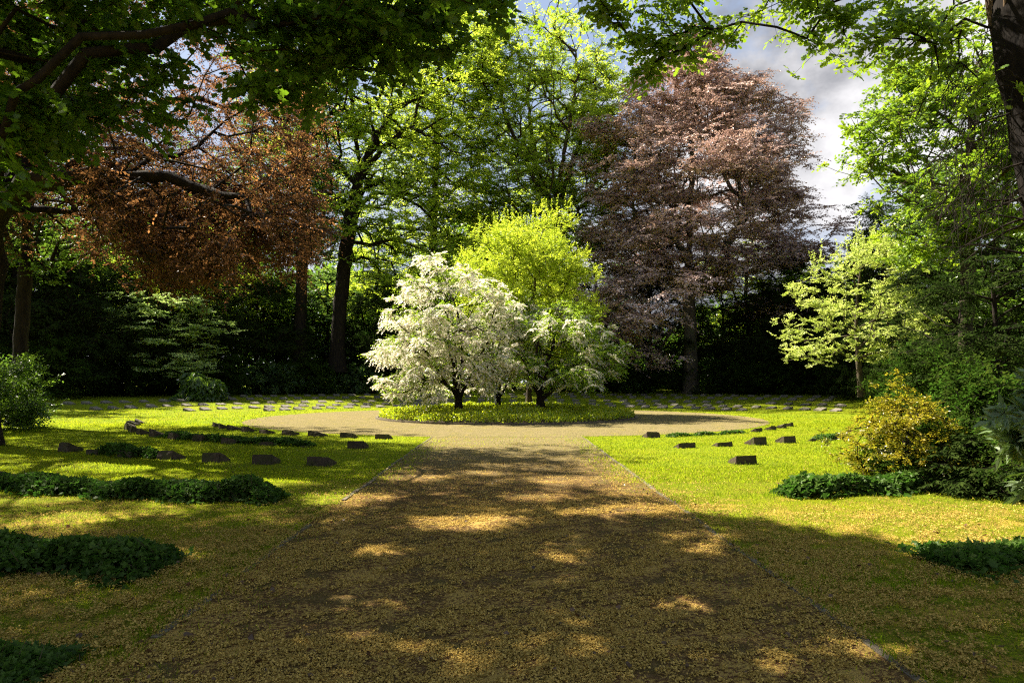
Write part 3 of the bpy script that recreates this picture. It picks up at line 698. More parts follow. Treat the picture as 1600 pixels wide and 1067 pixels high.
# --- variegated tree on the right and dogwood on the left
b = base_at(1346, 36); rs = R_(107)
pts = px_crown(rs, b, 36, [(385, 1330, 1360), (410, 1270, 1400), (450, 1245, 1410), (490, 1222, 1450), (530, 1222, 1445), (565, 1240, 1400)], 125, 6, .36, .4, 3.0)
def cream_shoots(root, pts, dirs, rs):
    top = pts[np.argsort(-pts[:, 2])[:120]]; q, l_, sz = [], [], []
    for p in top[rs.choice(120, 80, replace=False)]:
        d = unit(np.array([rs.normal(0, .3), rs.normal(0, .3), 1.])); Ls = rs.uniform(.6, 1.3)
        for t in np.linspace(.1, 1, 14):
            for k in range(2): q.append(p + d * Ls * t); l_.append(d * .4 + rs.normal(0, .7, 3)); sz.append(rs.uniform(.09, .15))
    q, l_, sz = np.array(q), np.array(l_), np.array(sz)
    link('shoots', build_mesh('shoots', [polys(place_leaves(q, l_, unit(rs.normal(0, .6, q.shape) + [0, 0, 1]), sz, RHOMB), 0, rs.random(len(q)))], [M['variegated']]), root)
make_tree('variegated_tree', b, 'slender tree with tiered cream and green leaves behind the yellow azalea', 'tree',
          rel(b, (1346, 620, 36), (1342, 570, 36), (1336, 500, 36), (1345, 420, 36)), pts, .14, 'variegated', 'bark', None,
          dict(bf=.25, tip=.007, amin=.2, seg=.5, jit=.05, upb=.15), dict(ns=6, nl=7, length=.38, leaf=.10, droop=-.2, flat=.4, njit=.5, thick=.12, twig=.005), extra=cream_shoots, seed=7)
b = base_at(236, 51); rs = R_(108)
pts = px_crown(rs, b, 51, [(465, 200, 300), (490, 165, 330), (530, 155, 345), (570, 190, 335), (590, 250, 320)], 95, 7, .55, .2, 3)
make_tree('dogwood', b, 'low layered dogwood with pale green leaves in front of the dark left wood', 'tree',
          [(0, 0, 0), (.1, 0, 1.2), (.1, 0, 2.6), (.3, 0, 4.5)], pts, .12, 'pale_green', 'bark_dark', None,
          dict(bf=.25, tip=.007, amin=.15, seg=.5, jit=.05), dict(ns=6, nl=8, length=.75, leaf=.19, droop=.05, flat=.18, njit=.3, thick=.05, twig=.005), seed=8)

# --- big lit tree on the right, behind the ivy-wrapped trunk
b = base_at(1509, 27); rs = R_(109)
pts = px_crown(rs, b, 27, [(40, 1440, 1640), (110, 1410, 1720), (180, 1375, 1740), (250, 1350, 1750), (310, 1375, 1740), (370, 1430, 1700), (400, 1440, 1480)], 165, 9, .55, .4, 4.0)
make_tree('oak', b, 'oak with bright sunlit leaves and a long bare trunk above the dark right-hand shrubs', 'tree',
          rel(b, (1509, 640, 27), (1508, 520, 27), (1512, 420, 27), (1505, 300, 27), (1520, 180, 27), (1540, 60, 27)), pts, .26, 'oak', 'bark', None,
          dict(bf=.28, tip=.011, amin=.4, seg=.8, jit=.10, upb=.1, limbs=[(rel(b, (1509, 370, 27), (1450, 330, 26.5), (1400, 300, 26)), .1)]), dict(ns=5, nl=8, length=.62, leaf=.17, tpl=OAK, droop=.12, flat=.4, njit=.55, thick=.15, twig=.007), seed=9)

# --- copper beech overhanging from the left
b = (-13.6, 17.5, 0); rs = R_(110)
prof = [(3.9, 6.2), (5.0, 7.6), (7.0, 8.3), (9.5, 8.2), (12, 7.2), (14.5, 5.2), (16.5, 2.5)]
pts = crown_pts(rs, prof, 0, -.5, 380, 12, .62, .42, .42, lump=.14, squash=.84)
edge = []
for _ in range(95):                               # drooping outer curtain on the side of the clearing
    x = rs.uniform(120, 492); D = 17 + rs.normal(0, 2.2); yb = np.interp(x, [120, 250, 300, 400, 505], [360, 455, 460, 420, 385])
    for t in np.linspace(0, 1, 10): edge.append(P(x, yb - 20 - 150 * t * rs.uniform(.6, 1), D) - np.array(b) + rs.normal(0, .22, 3))
pts = carve(np.concatenate([pts, np.array(edge)]), b)
pts = pts[(pts[:, 0] + b[0] > -8.6 + .5 * np.sin(pts[:, 1])) | (pts[:, 2] > 6.1 + .5 * np.sin(pts[:, 0] * 2 + pts[:, 1]))]
tipc = []
for _ in range(76):
    x = rs.uniform(190, 518); D = 17 + rs.normal(0, 1.0); yb = np.interp(x, [190, 250, 290, 350, 420, 480, 518], [380, 440, 478, 400, 420, 436, 372]) * rs.uniform(.9, 1.0)
    for t in np.linspace(0, 1, 9): tipc.append(P(x - 50 * t, yb - 10 - 170 * t * rs.uniform(.5, 1), D) - np.array(b) + rs.normal(0, .18, 3))
for _ in range(44):
    x = rs.uniform(180, 520); D = 20 + rs.normal(0, 1.5)
    for t in np.linspace(0, 1, 8): tipc.append(P(x - 30 * t, 250 - 190 * t * rs.uniform(.5, 1), D) - np.array(b) + rs.normal(0, .3, 3))
pts = np.concatenate([pts, np.array(tipc)])
make_tree('copper_beech', b, 'copper beech leaning in from the left with hanging red-brown sunlit leaves', 'tree',
          [(0, 0, 0), (0, 0, 2.5), (.2, 0, 5), (.2, .2, 9), (0, 0, 13), (0, 0, 15.5)], pts, .5, 'copper', 'bark_dark', None,
          dict(bf=.3, tip=.005, amin=.17, seg=.7, jit=.09, upb=.16, limbs=[(rel(b, (-80, 400, 17), (0, 303, 16.5), (70, 280, 16), (150, 268, 16), (260, 275, 16), (350, 300, 15.5), (430, 345, 15)), .15),
              (rel(b, (-80, 280, 17), (40, 205, 16.5), (140, 225, 16), (260, 245, 15.5), (380, 290, 15.5)), .10), (rel(b, (-60, 250, 17), (50, 150, 15.5), (120, 120, 15), (250, 60, 14.5)), .16), (rel(b, (-80, 330, 17), (100, 180, 19), (300, 150, 20), (450, 190, 20)), .15)]),
          dict(ns=5, nl=12, length=.62, leaf=.070, droop=.55, varb=.8, flat=.45, njit=.55, thick=.18, twig=.004), seed=10)

# --- tree added to shade the left lawn
b = (-17.8, 25.0, 0); rs = R_(116)
pts = crown_pts(rs, [(6.0, 2.2), (8, 4.2), (11, 4.8), (14, 3.8), (16.5, 1.2)], 0, 0, 105, 9, .7, .35, .35, lump=.15); pts = carve(pts, b)
make_tree('shade_tree', b, 'deep green tree added to shade the lawn, behind the rounded shrub at the left', 'tree',
          [(0, 0, 0), (.1, 0, 4), (0, .2, 9), (.1, 0, 14)], pts, .24, 'green_deep', 'bark_dark', None,
          dict(bf=.3, tip=.011, amin=.35, seg=.9, jit=.1), dict(ns=5, nl=8, length=.75, leaf=.13, droop=.15, flat=.35, njit=.5, twig=.006), seed=16)

# --- maple overhead (top left)
b = (-8.6, 3.6, 0); rs = R_(114)
prof = [(6.7, 4.6), (7.6, 6.2), (9, 6.6), (11, 6.0), (12.6, 4.2), (14, 2)]
pts = crown_pts(rs, prof, 3.0, 4.2, 400, 9, .42, .35, .5, lump=.2)
lowb = []
for _ in range(80):                               # low hanging ends that frame the top of the view
    x = rs.uniform(-60, 740) if rs.random() < .8 else rs.uniform(-80, 180); D = rs.uniform(7.0, 10.5); yb = np.interp(x, [-80, 0, 60, 140, 300, 420, 560, 700, 760], [400, 330, 270, 190, 230, 190, 120, 60, 0])
    c0 = P(x, yb * rs.uniform(.1, .92) - 10, D)
    for k in range(6): lowb.append(c0 - np.array(b) + rs.normal(0, .26, 3) * [1, 1, .6])
pts = np.concatenate([pts, (np.array([-1.4, 4.0, 9.3]) + rs.normal(0, 1, (62, 1, 3)) * [1.9, 1.9, .9] + rs.normal(0, .4, (62, 8, 3))).reshape(-1, 3)])  # extra clumps outside the view, added to shade the near left corner
pts = carve(np.concatenate([pts, np.array(lowb)]), b)
make_tree('maple', b, 'maple overhead at the left whose dark green leaves hang into the top of the view', 'tree',
          [(0, 0, 0), (.2, .2, 2.5), (.8, .8, 5), (1.6, 2, 8), (2.4, 3.6, 12)], pts, .34, 'maple', 'bark_dark', None,
          dict(bf=.3, tip=.0035, amin=.3, seg=.6, jit=.07, upb=.12), dict(ns=5, nl=8, length=.50, leaf=.098, tpl=MAPLE, droop=.28, flat=.4, njit=.5, thick=.15, twig=.004), seed=11)

# --- ivy-wrapped tree close on the right, with its sprig over the middle
b = (8.15, 8.7, 0); rs = R_(115)
pts = crown_pts(rs, [(6.6, 3.2), (8, 4.6), (10, 4.8), (12, 3)], .6, 1.2, 60, 8, .5, .35, .4, lump=.15)
pts = np.concatenate([pts, (np.array([-4.3, 2.2, 9.6]) + rs.normal(0, 1, (44, 1, 3)) * [1.5, 1.2, .7] + rs.normal(0, .35, (44, 8, 3))).reshape(-1, 3)])  # unseen clumps above the view, added to keep sun off the trunk
spr = []
for x, y, D, k in ((935, 15, 9, 8), (975, 30, 9, 9), (1000, 60, 9.1, 8), (1010, 92, 9.2, 7), (1030, 112, 9.2, 7), (1050, 60, 9, 9), (1075, 85, 9, 7), (1095, 40, 9, 9), (1120, 55, 9, 5), (1040, 15, 9, 8), (960, -20, 9, 8), (1080, -15, 9, 8), (1000, -40, 9.2, 8), (1250, 5, 9, 8), (1262, 55, 9, 7),
                   (1290, 30, 9, 8), (1330, 20, 9, 8), (1345, 60, 8.8, 7), (1385, 40, 8.8, 8), (1410, 85, 8.8, 7), (1440, 30, 8.6, 8), (1480, 60, 8.6, 8), (1500, 110, 8.6, 5), (1400, 0, 9, 8), (1300, -20, 9, 8), (1540, 150, 8.3, 4), (1450, -30, 9, 8), (1200, -30, 9.2, 7)):
    c0 = P(x, y, D) - np.array(b); spr.append(c0 + rs.normal(0, .14, (k, 3)) * [1, 1, .6])
pts = np.concatenate([pts] + spr)
def vines(root, pts, dirs, rs):
    T = np.array(TR); 
    for i in range(9):
        z = np.linspace(0, 9, 60); ctr = np.stack([np.interp(z, T[:, 2], T[:, k]) for k in range(3)], 1)
        a = rs.uniform(PI * .6, PI * 1.6) + np.cumsum(rs.normal(0, .10, 60)); rad = .31 + .02 * np.sin(z * 2 + i)
        path = ctr + np.stack([np.cos(a) * rad, np.sin(a) * rad, 0 * z], 1)
        t = tube(path, rs.uniform(.012, .034) * (1.1 - z / 14), 6); link('vine', build_mesh('vine', [t], [M['vine']]), root)
    # bare hanging twigs on the left of the trunk
    parts = []
    for i in range(240):
        s0 = P(rs.uniform(1470, 1600), rs.uniform(60, 330), rs.uniform(8.2, 9.5)) - np.array(b)
        n = 7; st = np.array([rs.normal(-.03, .05), rs.normal(0, .05), -rs.uniform(.05, .13)]); path = [s0]
        for k in range(n): path.append(path[-1] + st + rs.normal(0, .03, 3))
        parts.append(tube(np.array(path), np.linspace(.006, .0015, n + 1), 3))
    for i in range(12):
        a = P(1600 + rs.uniform(0, 30), rs.uniform(120, 420), 8.7) - np.array(b); d = unit(np.array([-1, rs.normal(0, .4), rs.normal(-.15, .3)]))
        n = 9; path = [a]
        for k in range(n): path.append(path[-1] + d * .12 + [0, 0, -.006 * k] + rs.normal(0, .02, 3))
        parts.append(tube(np.array(path), np.linspace(.018, .003, n + 1), 4))
    link('bare_twigs', build_mesh('bare_twigs', parts, [M['bark_dark']]), root)
TR = [(0, 0, 0)] + rel(b, (1665, 420, 8.7), (1634, 225, 8.7), (1606, 100, 8.7), (1588, 0, 8.7), (1572, -140, 8.7)) + [np.array([-2.2, .4, 10.5])]
make_tree('oak', b, 'leaning oak trunk wrapped in bare vines at the right edge with leafy boughs above', 'tree',
          TR, pts, .38, 'oak', 'bark_black', None,
          dict(bf=.25, tip=.004, cap=.02, amin=.55, seg=.45, jit=.05, upb=.15, limbs=[([TR[6], *rel(b, (1400, -260, 9), (1250, -240, 9), (1120, -150, 9), (1050, -20, 9), (1015, 60, 9.1))], .045), ([TR[4], *rel(b, (1500, -50, 8.8), (1400, -30, 8.8), (1300, 5, 9))], .022)]),
          dict(ns=4, nl=6, length=.30, leaf=.105, tpl=OAK, droop=.18, flat=.5, njit=.6, thick=.2, twig=.003), extra=vines, seed=12)

# ------------------------------------------------------------------ dark evergreens and the wood behind
def yew_proto(name, seed, h, r, label, n=90, mat='yew', leaf=.16, cat='tree'):
    rs = R_(seed); prof = [(.1, r * .9), (h * .25, r), (h * .55, r * .75), (h * .8, r * .4), (h, .1)]
    pts = crown_pts(rs, prof, 0, 0, n, 9, r * .16, .5, .25, lump=.2)
    pts = pts[pts[:, 2] > .15]
    return make_tree(name, (0, 0, 0), label, cat, [(0, 0, 0), (.1, 0, h * .4), (0, 0, h * .95)], pts, .16, mat, 'bark_dark', None,
                     dict(bf=.3, tip=.014, amin=.05, seg=1.0, jit=.1, upb=.0), dict(ns=7, nl=9, length=.8, leaf=leaf, tpl=LONG, droop=.35, flat=.35, njit=.5, thick=.12, twig=.01), seed=seed)
def put(proto, first, px, D, sc, label, rz, group=None, z=None, rmin=0):
    o = proto if first else copy_tree(proto); D0 = D
    if px < 1335:
        while D < 90:
            x, y, zz = base_at(px, D)
            if math.hypot(x, y - CY) >= rmin: break
            D += .25
    sc = (sc[0] * (D / D0) ** .8, sc[1] * D / D0)
    x, y, zz = base_at(px, D); o.location = (x, y, zz if z is None else z); o.scale = (sc[0], sc[0], sc[1]); o.rotation_euler = (0, 0, rz); o['label'] = label
    if group: o['group'] = group
    return o
YG = 'dark yews along the edge of the clearing'
yew = yew_proto('yew', 301, 9, 3.6, 'yew')
for i, (px, D, sr, sz, lb) in enumerate([
        (1195, 50, 1.15, .95, 'spreading dark yew just right of the big copper beech trunk'), (1275, 54, 1.2, 1.3, 'dark yew whose top shows right of the copper beech crown'),
        (1385, 45, 1.0, 1.55, 'pointed dark yew rising behind the cream-leaved tree'), (1462, 39, .95, 1.1, 'dark yew under the sunlit oak on the right'),
        (1015, 60, 1.3, 1.5, 'dark yew in the shade left of the big copper beech trunk'), (1560, 24, .9, .8, 'dark yew at the far right behind the bushes'),
        (600, 56, 1.1, 1.2, 'dark yew between the maple trunk and the white blossom'), (400, 50, 1.2, 1.2, 'dark yew right of the pale layered dogwood'),
        (250, 46, 1.25, 1.3, 'dark yew directly behind the pale layered dogwood'), (105, 40, 1.15, 1.15, 'dark yew behind the far left end of the gravestone rows'),
        (15, 33, 1.1, 1.1, 'dark yew at the far left behind the rounded shrub'), (915, 64, 1.1, 1.2, 'dark yew low behind the right-hand blossom tree')]):
    put(yew, i == 0, px, D, (sr, sz), lb, i * 1.37, YG, rmin=35.5)

def wood_proto(seed, h, r, mat, leaf, n=62, z0=.28):
    rs = R_(seed); prof = [(h * z0, r * .5), (h * (z0 + .15), r * .95), (h * .6, r), (h * .8, r * .8), (h * .95, r * .4), (h, .3)]
    pts = crown_pts(rs, prof, 0, 0, n, 9, r * .17, .35, .3, lump=.2)
    return make_tree('broadleaf_tree', (0, 0, 0), 'tree', 'tree', [(0, 0, 0), (.2, 0, h * .3), (0, .2, h * .6), (.1, 0, h * .95)], pts, .26, mat, 'bark_dark', None,
                     dict(bf=.3, tip=.02, amin=.25, seg=1.3, jit=.15), dict(ns=5, nl=8, length=1.1, leaf=leaf, droop=.12, flat=.35, njit=.5, thick=.15, twig=.012), seed=seed)
WG = 'broadleaved trees of the wood around the clearing'
wa = wood_proto(401, 17, 5.0, 'green_mid', .24); wb = wood_proto(402, 14, 4.2, 'green_deep', .22); wc = wood_proto(403, 12, 4.0, 'green_blue', .21, z0=.12)
sp_ = [(wa, 1170, 66, 1., .85, 'green tree seen through the gap right of the copper beech trunk'), (wb, 1240, 64, 1, .95, 'deep green tree behind the yews right of the copper beech'),
       (wc, 1130, 60, .8, .8, 'dull green tree low behind the fork of the copper beech'), (wb, 1500, 44, 1, 1.1, 'mid green tree behind the trunk of the sunlit oak'),
       (wb, 1590, 36, 1, 1.05, 'deep green tree behind the vine-wrapped trunk at the right edge'), (wb, 1430, 54, 1.1, 1.1, 'deep green tree between the pointed yew and the sunlit oak'),
       (wa, 740, 70, 1., 1.1, 'light green tree deep behind the white blossom tree'), (wb, 800, 60, 1, 1.15, 'deep green tree standing left of the round-headed tree trunk'),
       (wc, 930, 70, 1.2, 1.35, 'dull green tree between the round-headed tree and the copper beech'), (wb, 640, 54, .9, .7, 'deep green tree low behind the maple crown and white blossom'),
       (wa, 590, 74, 1.1, 1.0, 'light green tree far behind the leaning maple trunk'), (wc, 510, 60, 1.1, .85, 'dull green tree left of the leaning maple trunk'),
       (wb, 430, 62, 1.1, .8, 'deep green tree behind the slim dark trunk'), (wa, 340, 56, 1.1, .8, 'light green tree behind the tip of the hanging copper boughs'),
       (wc, 270, 52, 1.1, .75, 'dull green tree above the pale layered dogwood'), (wa, 170, 48, .9, .6, 'light green tree under the hanging copper boughs'),
       (wb, 90, 44, 1.0, .7, 'deep green tree above the left ends of the gravestone rows'), (wc, 20, 40, 1.1, 1.0, 'dull green tree at the far left below the copper boughs'),
       (wb, -70, 36, 1.1, 1.1, 'deep green tree at the left edge of the wood'), (wa, -190, 33, 1, 1.0, 'light green tree just outside the left edge of the view')]
seen = set()
for i, (pr, px, D, sr, sz, lb) in enumerate(sp_):
    put(pr, id(pr) not in seen, px, D, (sr, sz), lb, i * 2.1, WG, rmin=40); seen.add(id(pr))

# shrubs along the edge
def shrub_proto(name, seed, h, r, mat, leaf, tpl, n=40, cat='shrub', zlo=.05, **kw):
    rs = R_(seed); prof = [(h * zlo, r * .9), (h * max(.3, zlo + .1), r), (h * .75, r * .8), (h, r * .25)]
    pts = crown_pts(rs, prof, 0, 0, n, 8, r * .17, .6, .3, lump=.2); pts = pts[pts[:, 2] > .06]
    k = dict(ns=5, nl=7, length=.35 * max(1, h / 2), leaf=leaf, tpl=tpl, droop=.1, flat=.6, njit=.6, thick=.25, twig=.004); k.update(kw)
    return make_tree(name, (0, 0, 0), 'shrub', cat, [(0, 0, 0), (.03, 0, h * .3), (0, 0, h * .8)], pts, .05 * max(1, h / 2), mat, 'bark_dark', None,
                     dict(bf=.1, tip=.004, amin=.02, seg=.35, jit=.04, upb=.1), k, seed=seed, crown_name='foliage', trunk_name='stems')
SG = 'low shrubs along the edge of the wood'
sa = shrub_proto('shrub', 501, 2.0, 1.5, 'green_blue', .13, RHOMB); sb = shrub_proto('shrub', 502, 1.4, 1.3, 'green_deep', .12, RHOMB); sc2 = shrub_proto('shrub', 503, 2.6, 2.0, 'shrub', .16, LONG)
sh_ = [(sa, 405, 52, 1.1, 1.2, 'grey-green shrub at the foot of the dark yews left of the maple'), (sb, 498, 52, 1.1, 1.2, 'low green shrub just left of the leaning maple trunk'), (sa, 446, 54, 1, 1.1, 'grey-green shrub at the foot of the slim dark trunk'), (sa, 552, 55, 1., 1.1, 'pale shrub just right of the maple trunk'),
       (sb, 590, 60, 1.2, 1.0, 'low green shrub behind the rearmost stones beside the white blossom'), (sc2, 340, 50, 1.1, 1.2, 'broad dark shrub behind the left far gravestones'), (sc2, 480, 58, 1.2, 1.2, 'dark shrub behind the rearmost left stones'),
       (sc2, 1140, 58, 1.2, 1.2, 'dark shrub beside the foot of the big copper beech'), (sa, 1122, 60, .8, 1.2, 'pale-leaved shrub lit behind the foot of the big copper beech'), (sb, 1000, 62, 1.2, 1.2, 'low dark shrub behind the rearmost right stones'),
       (sc2, 1290, 47, 1.4, 1.35, 'dark glossy shrub under the cream-leaved tree'), (sc2, 1440, 33, 1.0, 1.1, 'dark glossy shrub behind the yellow azalea'), (sc2, 1470, 24, .9, 1.1, 'dark green shrub above the dark bushes on the right'),
       (sc2, 1180, 53, 1.1, 1.0, 'dark shrub under the spreading yew'), (sc2, 200, 44, 1.2, 1.1, 'dark shrub at the foot of the dogwood'), (sc2, 60, 36, 1.3, 1.3, 'dark shrub at the left end of the gravestone rows')]
seen = set()
for i, (pr, px, D, sr, sz, lb) in enumerate(sh_):
    put(pr, id(pr) not in seen, px, D, (sr, sz), lb, i * 1.9, SG, rmin=32.5); seen.add(id(pr))
# single shrubs
x = shrub_proto('shrub', 510, 2.7, 1.75, 'green_deep', .10, RHOMB, 70); put(x, True, -6, 23, (1, .95), 'rounded green shrub at the left edge, nearest the lit lawn', 0)
x = shrub_proto('grassy_shrub', 511, 1.9, 1.2, 'green_deep', .42, LONG, 26, flat=.9, droop=1.2, nl=6, length=.5); put(x, True, 312, 47, (1.1, 1), 'shrub with long drooping grass-like leaves behind the left gravestones', 0)
x = shrub_proto('azalea', 512, 1.62, 1.15, 'azalea', .055, RHOMB, 70, cat='azalea', length=.22, njit=.8); put(x, True, 1408, 11.0, (.86, .80), 'azalea with golden-yellow leaves at the left of the dark bushes', .5)
x = shrub_proto('bush', 513, 1.9, 1.35, 'shrub', .07, RHOMB, 110, cat='bush', length=.28); put(x, True, 1542, 11.6, (1.0, 1.0), 'large dark bush right of the golden azalea', .2)
y3 = copy_tree(x); put(y3, True, 1655, 9.6, (.8, .62), 'dark bush cut by the right edge, below the rhododendron leaves', 4.2)
y2 = copy_tree(x); put(y2, True, 1440, 11.2, (.62, .5), 'small dark bush at the foot of the golden azalea', 2.2)
x = shrub_proto('rhododendron', 514, 1.75, .62, 'rhodo', .16, LONG, 26, cat='rhododendron', zlo=.52, nl=8, length=.16, droop=.3, flat=.9, njit=.6); put(x, True, 1682, 6.9, (1, 1), 'rhododendron with long pale leaves at the right edge', .2)
x = shrub_proto('fir_bough_shrub', 515, .9, .8, 'yew', .11, LONG, 34, cat='shrub', length=.3, droop=.5, flat=.2); put(x, True, 1535, 10.0, (1, .8), 'low feathery evergreen at the foot of the large dark bush', .2)

# the deep wood: reads as one mass
rs = R_(600); nW = 125000
a = rs.uniform(-.12 * PI, 1.12 * PI, nW); r = rs.uniform(43, 66, nW)
hW = 17 * (1 + .25 * np.sin(a * 9) + .15 * np.sin(a * 23 + 1)) * np.where(r < 50, .6, 1)
hW = hW * np.where(np.cos(a) > .15, .55, 1)
x, y = r * np.cos(a), CY + r * np.sin(a); z = gz(x, y) + hW * rs.random(nW) ** .8
V = place_leaves(np.stack([x, y, z], 1), rs.normal(0, 1, (nW, 3)), unit(rs.normal(0, 1, (nW, 3)) + [0, 0, .8]), rs.uniform(.5, 1.1, nW), RHOMB)
tag(link('woodland', build_mesh('woodland', [polys(V, 0, rs.random(nW))], [M['green_deep']])), kind='stuff')
# ------------------------------------------------------------------ ivy, grass, litter
def leaf_cloud(rs, pts, size, tpl, up=.8, spread=1.0):
    n = len(pts); ld = rs.normal(0, 1, (n, 3)); ld[:, 2] = ld[:, 2] * .5 + .15
    nr = unit(rs.normal(0, spread, (n, 3)) * .6 + [0, 0, up]); return place_leaves(pts, ld, nr, size * rs.uniform(.6, 1.25, n), tpl)
IVY = np.array([[0, 0, 0], [-.05, -.32, .02], [.25, -.30, 0], [.45, -.42, .0], [.60, -.16, .03], [1, 0, -.04], [.60, .16, .03], [.45, .42, 0], [.25, .30, 0], [-.05, .32, .02]])
def ivy_strip(name, label, R, px0, px1, wid, h, n, seed, leaf=.085, near=True, hmod=None):
    """a hedge of ivy growing along part of a ring, over the stones in it"""
    rs = np.random.default_rng(seed)
    def ang(px):
        kx = P(px, 600, 1.0)[0]; A = 1 + kx * kx; D = (CY - math.sqrt(max(0, CY * CY - A * (CY * CY - R * R)))) / A
        return math.atan2(D - CY, kx * D)
    a0, a1 = ang(px0), ang(px1); am = (a0 + a1) / 2
    cx, cy_ = R * math.cos(am), CY + R * math.sin(am)
    t = rs.random(n); a = a0 + (a1 - a0) * t; L_ = abs(a1 - a0) * R
    ends = np.minimum(1, np.minimum(t, 1 - t) * L_ / .35)
    hh = h * (1 + .13 * np.sin(t * L_ * 3.1 + seed) + .10 * np.sin(t * L_ * 7.3 + seed * 2)) * np.sqrt(ends)
    if hmod is not None: hh *= np.interp(t, hmod[0], hmod[1])
    u = rs.normal(0, .5, n); u = np.clip(u, -1.7, 1.7)
    top = hh * np.sqrt(np.maximum(.03, 1 - u * u * .8)); z = top * rs.random(n) ** .45 + .01
    rr_ = R + u * wid * (.7 + .3 * np.sin(t * L_ * 5 + seed))
    pts = np.stack([rr_ * np.cos(a) - cx, CY + rr_ * np.sin(a) - cy_, z], 1)
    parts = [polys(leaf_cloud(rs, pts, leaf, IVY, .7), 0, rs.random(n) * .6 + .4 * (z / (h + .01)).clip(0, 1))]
    m = n // 25; q = pts[:m].copy(); q2 = q + rs.normal(0, .09, (m, 3)); q2[:, 2] = np.maximum(.01, q2[:, 2])
    parts.append(polys(np.stack([q, q + [.006, 0, .004], q2], 1), 1))
    return tag(link(name, build_mesh(name, parts, [M['ivy'], M['vine']]), None, (cx, cy_, 0)), label, 'ivy')
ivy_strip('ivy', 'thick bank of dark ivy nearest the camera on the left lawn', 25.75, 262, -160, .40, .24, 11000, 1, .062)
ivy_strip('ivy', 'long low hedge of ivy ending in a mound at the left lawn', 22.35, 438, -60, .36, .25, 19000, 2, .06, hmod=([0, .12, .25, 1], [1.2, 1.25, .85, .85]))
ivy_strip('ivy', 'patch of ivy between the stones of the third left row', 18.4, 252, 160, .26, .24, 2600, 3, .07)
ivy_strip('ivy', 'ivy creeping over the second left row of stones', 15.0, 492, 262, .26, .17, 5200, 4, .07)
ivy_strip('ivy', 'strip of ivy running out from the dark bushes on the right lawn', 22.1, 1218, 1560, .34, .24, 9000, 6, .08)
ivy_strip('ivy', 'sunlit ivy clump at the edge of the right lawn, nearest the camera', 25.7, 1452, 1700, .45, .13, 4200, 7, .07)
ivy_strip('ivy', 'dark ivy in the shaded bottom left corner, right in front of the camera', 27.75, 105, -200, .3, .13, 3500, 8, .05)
for i, (px, s_) in enumerate(((1058, .9), (1098, .8), (1140, .7))):
    ivy_strip('weeds', ['low weeds over the first overgrown stone near the right kerb', 'low weeds over the overgrown stone of the inner right ring', 'low weeds beside the inner right ring stones'][i], 12.2, px - 16, px + 20, .2, .10, 500, 20 + i, .06)
ivy_strip('weeds', 'grassy weeds around the fifth stone of the second right row', 15.2, 1270, 1318, .22, .14, 900, 31, .06)

def density_noise(x, y, s, seed):
    r_ = np.random.default_rng(seed); v = 0
    for i in range(5):
        k = r_.normal(0, s, 2); v = v + np.sin(x * k[0] + y * k[1] + r_.uniform(0, 6))
    return v / 5
def on_path(x, y):
    r_ = np.hypot(x, y - CY)
    return ((np.abs(x) < 2.2) & (y < 21)) | (r_ < 11.3)
def blades(n, y0, y1, hgt, wid, seed, pw, exact=None):
    rs = np.random.default_rng(seed)
    y = y0 + (y1 - y0) * rs.random(n) ** pw
    x = rs.uniform(-.80, .80, n) * (y + 1.0)
    keep = ~on_path(x, y) | ((rs.random(n) < .55 * sstep(1.35, 2.2, np.abs(x) + .25 * density_noise(x, y, 3, 12))) & (np.abs(x) > 1.3) & (y < 20)) | ((rs.random(n) < .10) & (y > 17) & (np.hypot(x, y - CY) > 10.6)); dn = density_noise(x, y, 2.0, 9)
    keep &= rs.random(n) < (.75 + .5 * dn) * (.35 + .65 * sstep(5, 13, y))
    x, y = x[keep], y[keep]; n = len(x); z = gz(x, y)
    hh = hgt * rs.uniform(.4, 1.3, n) * (1 + .4 * density_noise(x, y, 1.2, 4)); a = rs.uniform(0, 2 * PI, n)
    b = np.stack([x, y, z - .002], 1); s_ = np.stack([np.cos(a), np.sin(a), 0 * a], 1) * (wid * rs.uniform(.6, 1.2, n))[:, None]
    tip = b + np.stack([rs.normal(0, .5, n) * hh, rs.normal(0, .5, n) * hh, hh], 1)
    v = rs.random(n) * .7 + .3 * (density_noise(x, y, .6, 8) * .5 + .5)
    return polys(np.stack([b - s_, b + s_, tip], 1), 0, v)
tag(link('grass', build_mesh('grass', [blades(360000, 2.4, 13, .034, .0035, 41, 1.0), blades(330000, 11, 27, .038, .009, 42, 1.0), blades(170000, 25, 66, .05, .02, 43, 1.2)], [M['blade']])), kind='stuff')
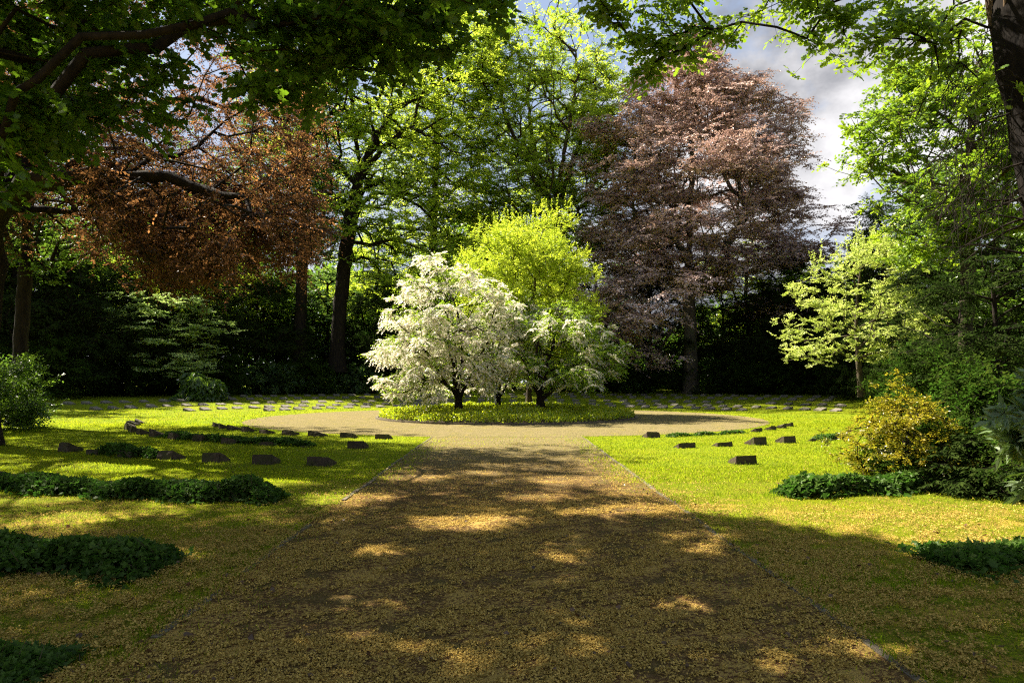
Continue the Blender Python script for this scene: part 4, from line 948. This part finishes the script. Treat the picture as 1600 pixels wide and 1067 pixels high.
# longer tufts the mower missed, in patches and along the stones and kerbs
rs = np.random.default_rng(61); nt_ = 60000; y = rs.uniform(2.6, 24, nt_); x = rs.uniform(-.8, .8, nt_) * (y + 1)
r_ = np.hypot(x, y - CY); ringd = np.min([np.abs(r_ - q) for q in (12.2, 15.1, 18.4, 22.1, 25.6)], axis=0); kerb = np.abs(np.abs(x) - 2.26) < .05
keep = (~on_path(x, y)) & ((density_noise(x, y, 3.1, 71) > .55) | ((ringd < .3) & (rs.random(nt_) < .25)) | (kerb & (y < 20))) | (kerb & (rs.random(nt_) < .8) & (y < 20.4))
x, y = np.repeat(x[keep], 3), np.repeat(y[keep], 3); n = len(x); x = x + rs.normal(0, .025, n); y = y + rs.normal(0, .025, n); hh = rs.uniform(.03, .085, n)
b = np.stack([x, y, gz(x, y) - .002], 1); a = rs.uniform(0, 2 * PI, n); s_ = np.stack([np.cos(a), np.sin(a), 0 * a], 1) * .0045
tip = b + np.stack([rs.normal(0, .4, n) * hh, rs.normal(0, .4, n) * hh, hh], 1)
tag(link('grass_tufts', build_mesh('grass_tufts', [polys(np.stack([b - s_, b + s_, tip], 1), 0, rs.random(n) * .45)], [M['blade']])), kind='stuff')
# fallen catkins and scraps
def scraps(n, y0, y1, size, seed, thr, pathonly=None):
    rs = np.random.default_rng(seed); y = y0 + (y1 - y0) * rs.random(n); x = rs.uniform(-.80, .80, n) * (y + 1)
    d = density_noise(x, y, 2.6, 77) + 1.1 * density_noise(x, y, 14, 78) + 1.1 * density_noise(x, y, 40, 79)
    fade = 1 - sstep(8, 15, y) * .8
    keep = (rs.random(n) < fade) & (d + rs.normal(0, .22, n) > thr) & (on_path(x, y) | (rs.random(n) < .8 - .68 * sstep(5.2, 9.5, y) + .55 * (1 - sstep(2.2, 3.3, np.abs(x)))))
    x, y = x[keep], y[keep]; n = len(x); z = gz(x, y) + .012 + rs.random(n) * np.where(on_path(x, y), .006, .025)
    ld = rs.normal(0, 1, (n, 3)); ld[:, 2] *= .35; nr = unit(rs.normal(0, .5, (n, 3)) + [0, 0, 1])
    return place_leaves(np.stack([x, y, z], 1), ld, nr, size * rs.uniform(.5, 1.5, n), HEXA), rs.random(n)
pa, va_ = scraps(820000, 2.4, 9, .0105, 51, -.05); pb, vb_ = scraps(360000, 8, 20, .015, 52, .0)
tag(link('fallen_catkins', build_mesh('fallen_catkins', [polys(pa, 0, va_), polys(pb, 0, vb_)], [M['litter']])), kind='stuff')
pc, vc_ = scraps(5000, 2.4, 14, .03, 53, .1)
tag(link('dry_leaves', build_mesh('dry_leaves', [polys(pc, 0, vc_)], [M['dry_leaf']])), kind='stuff')
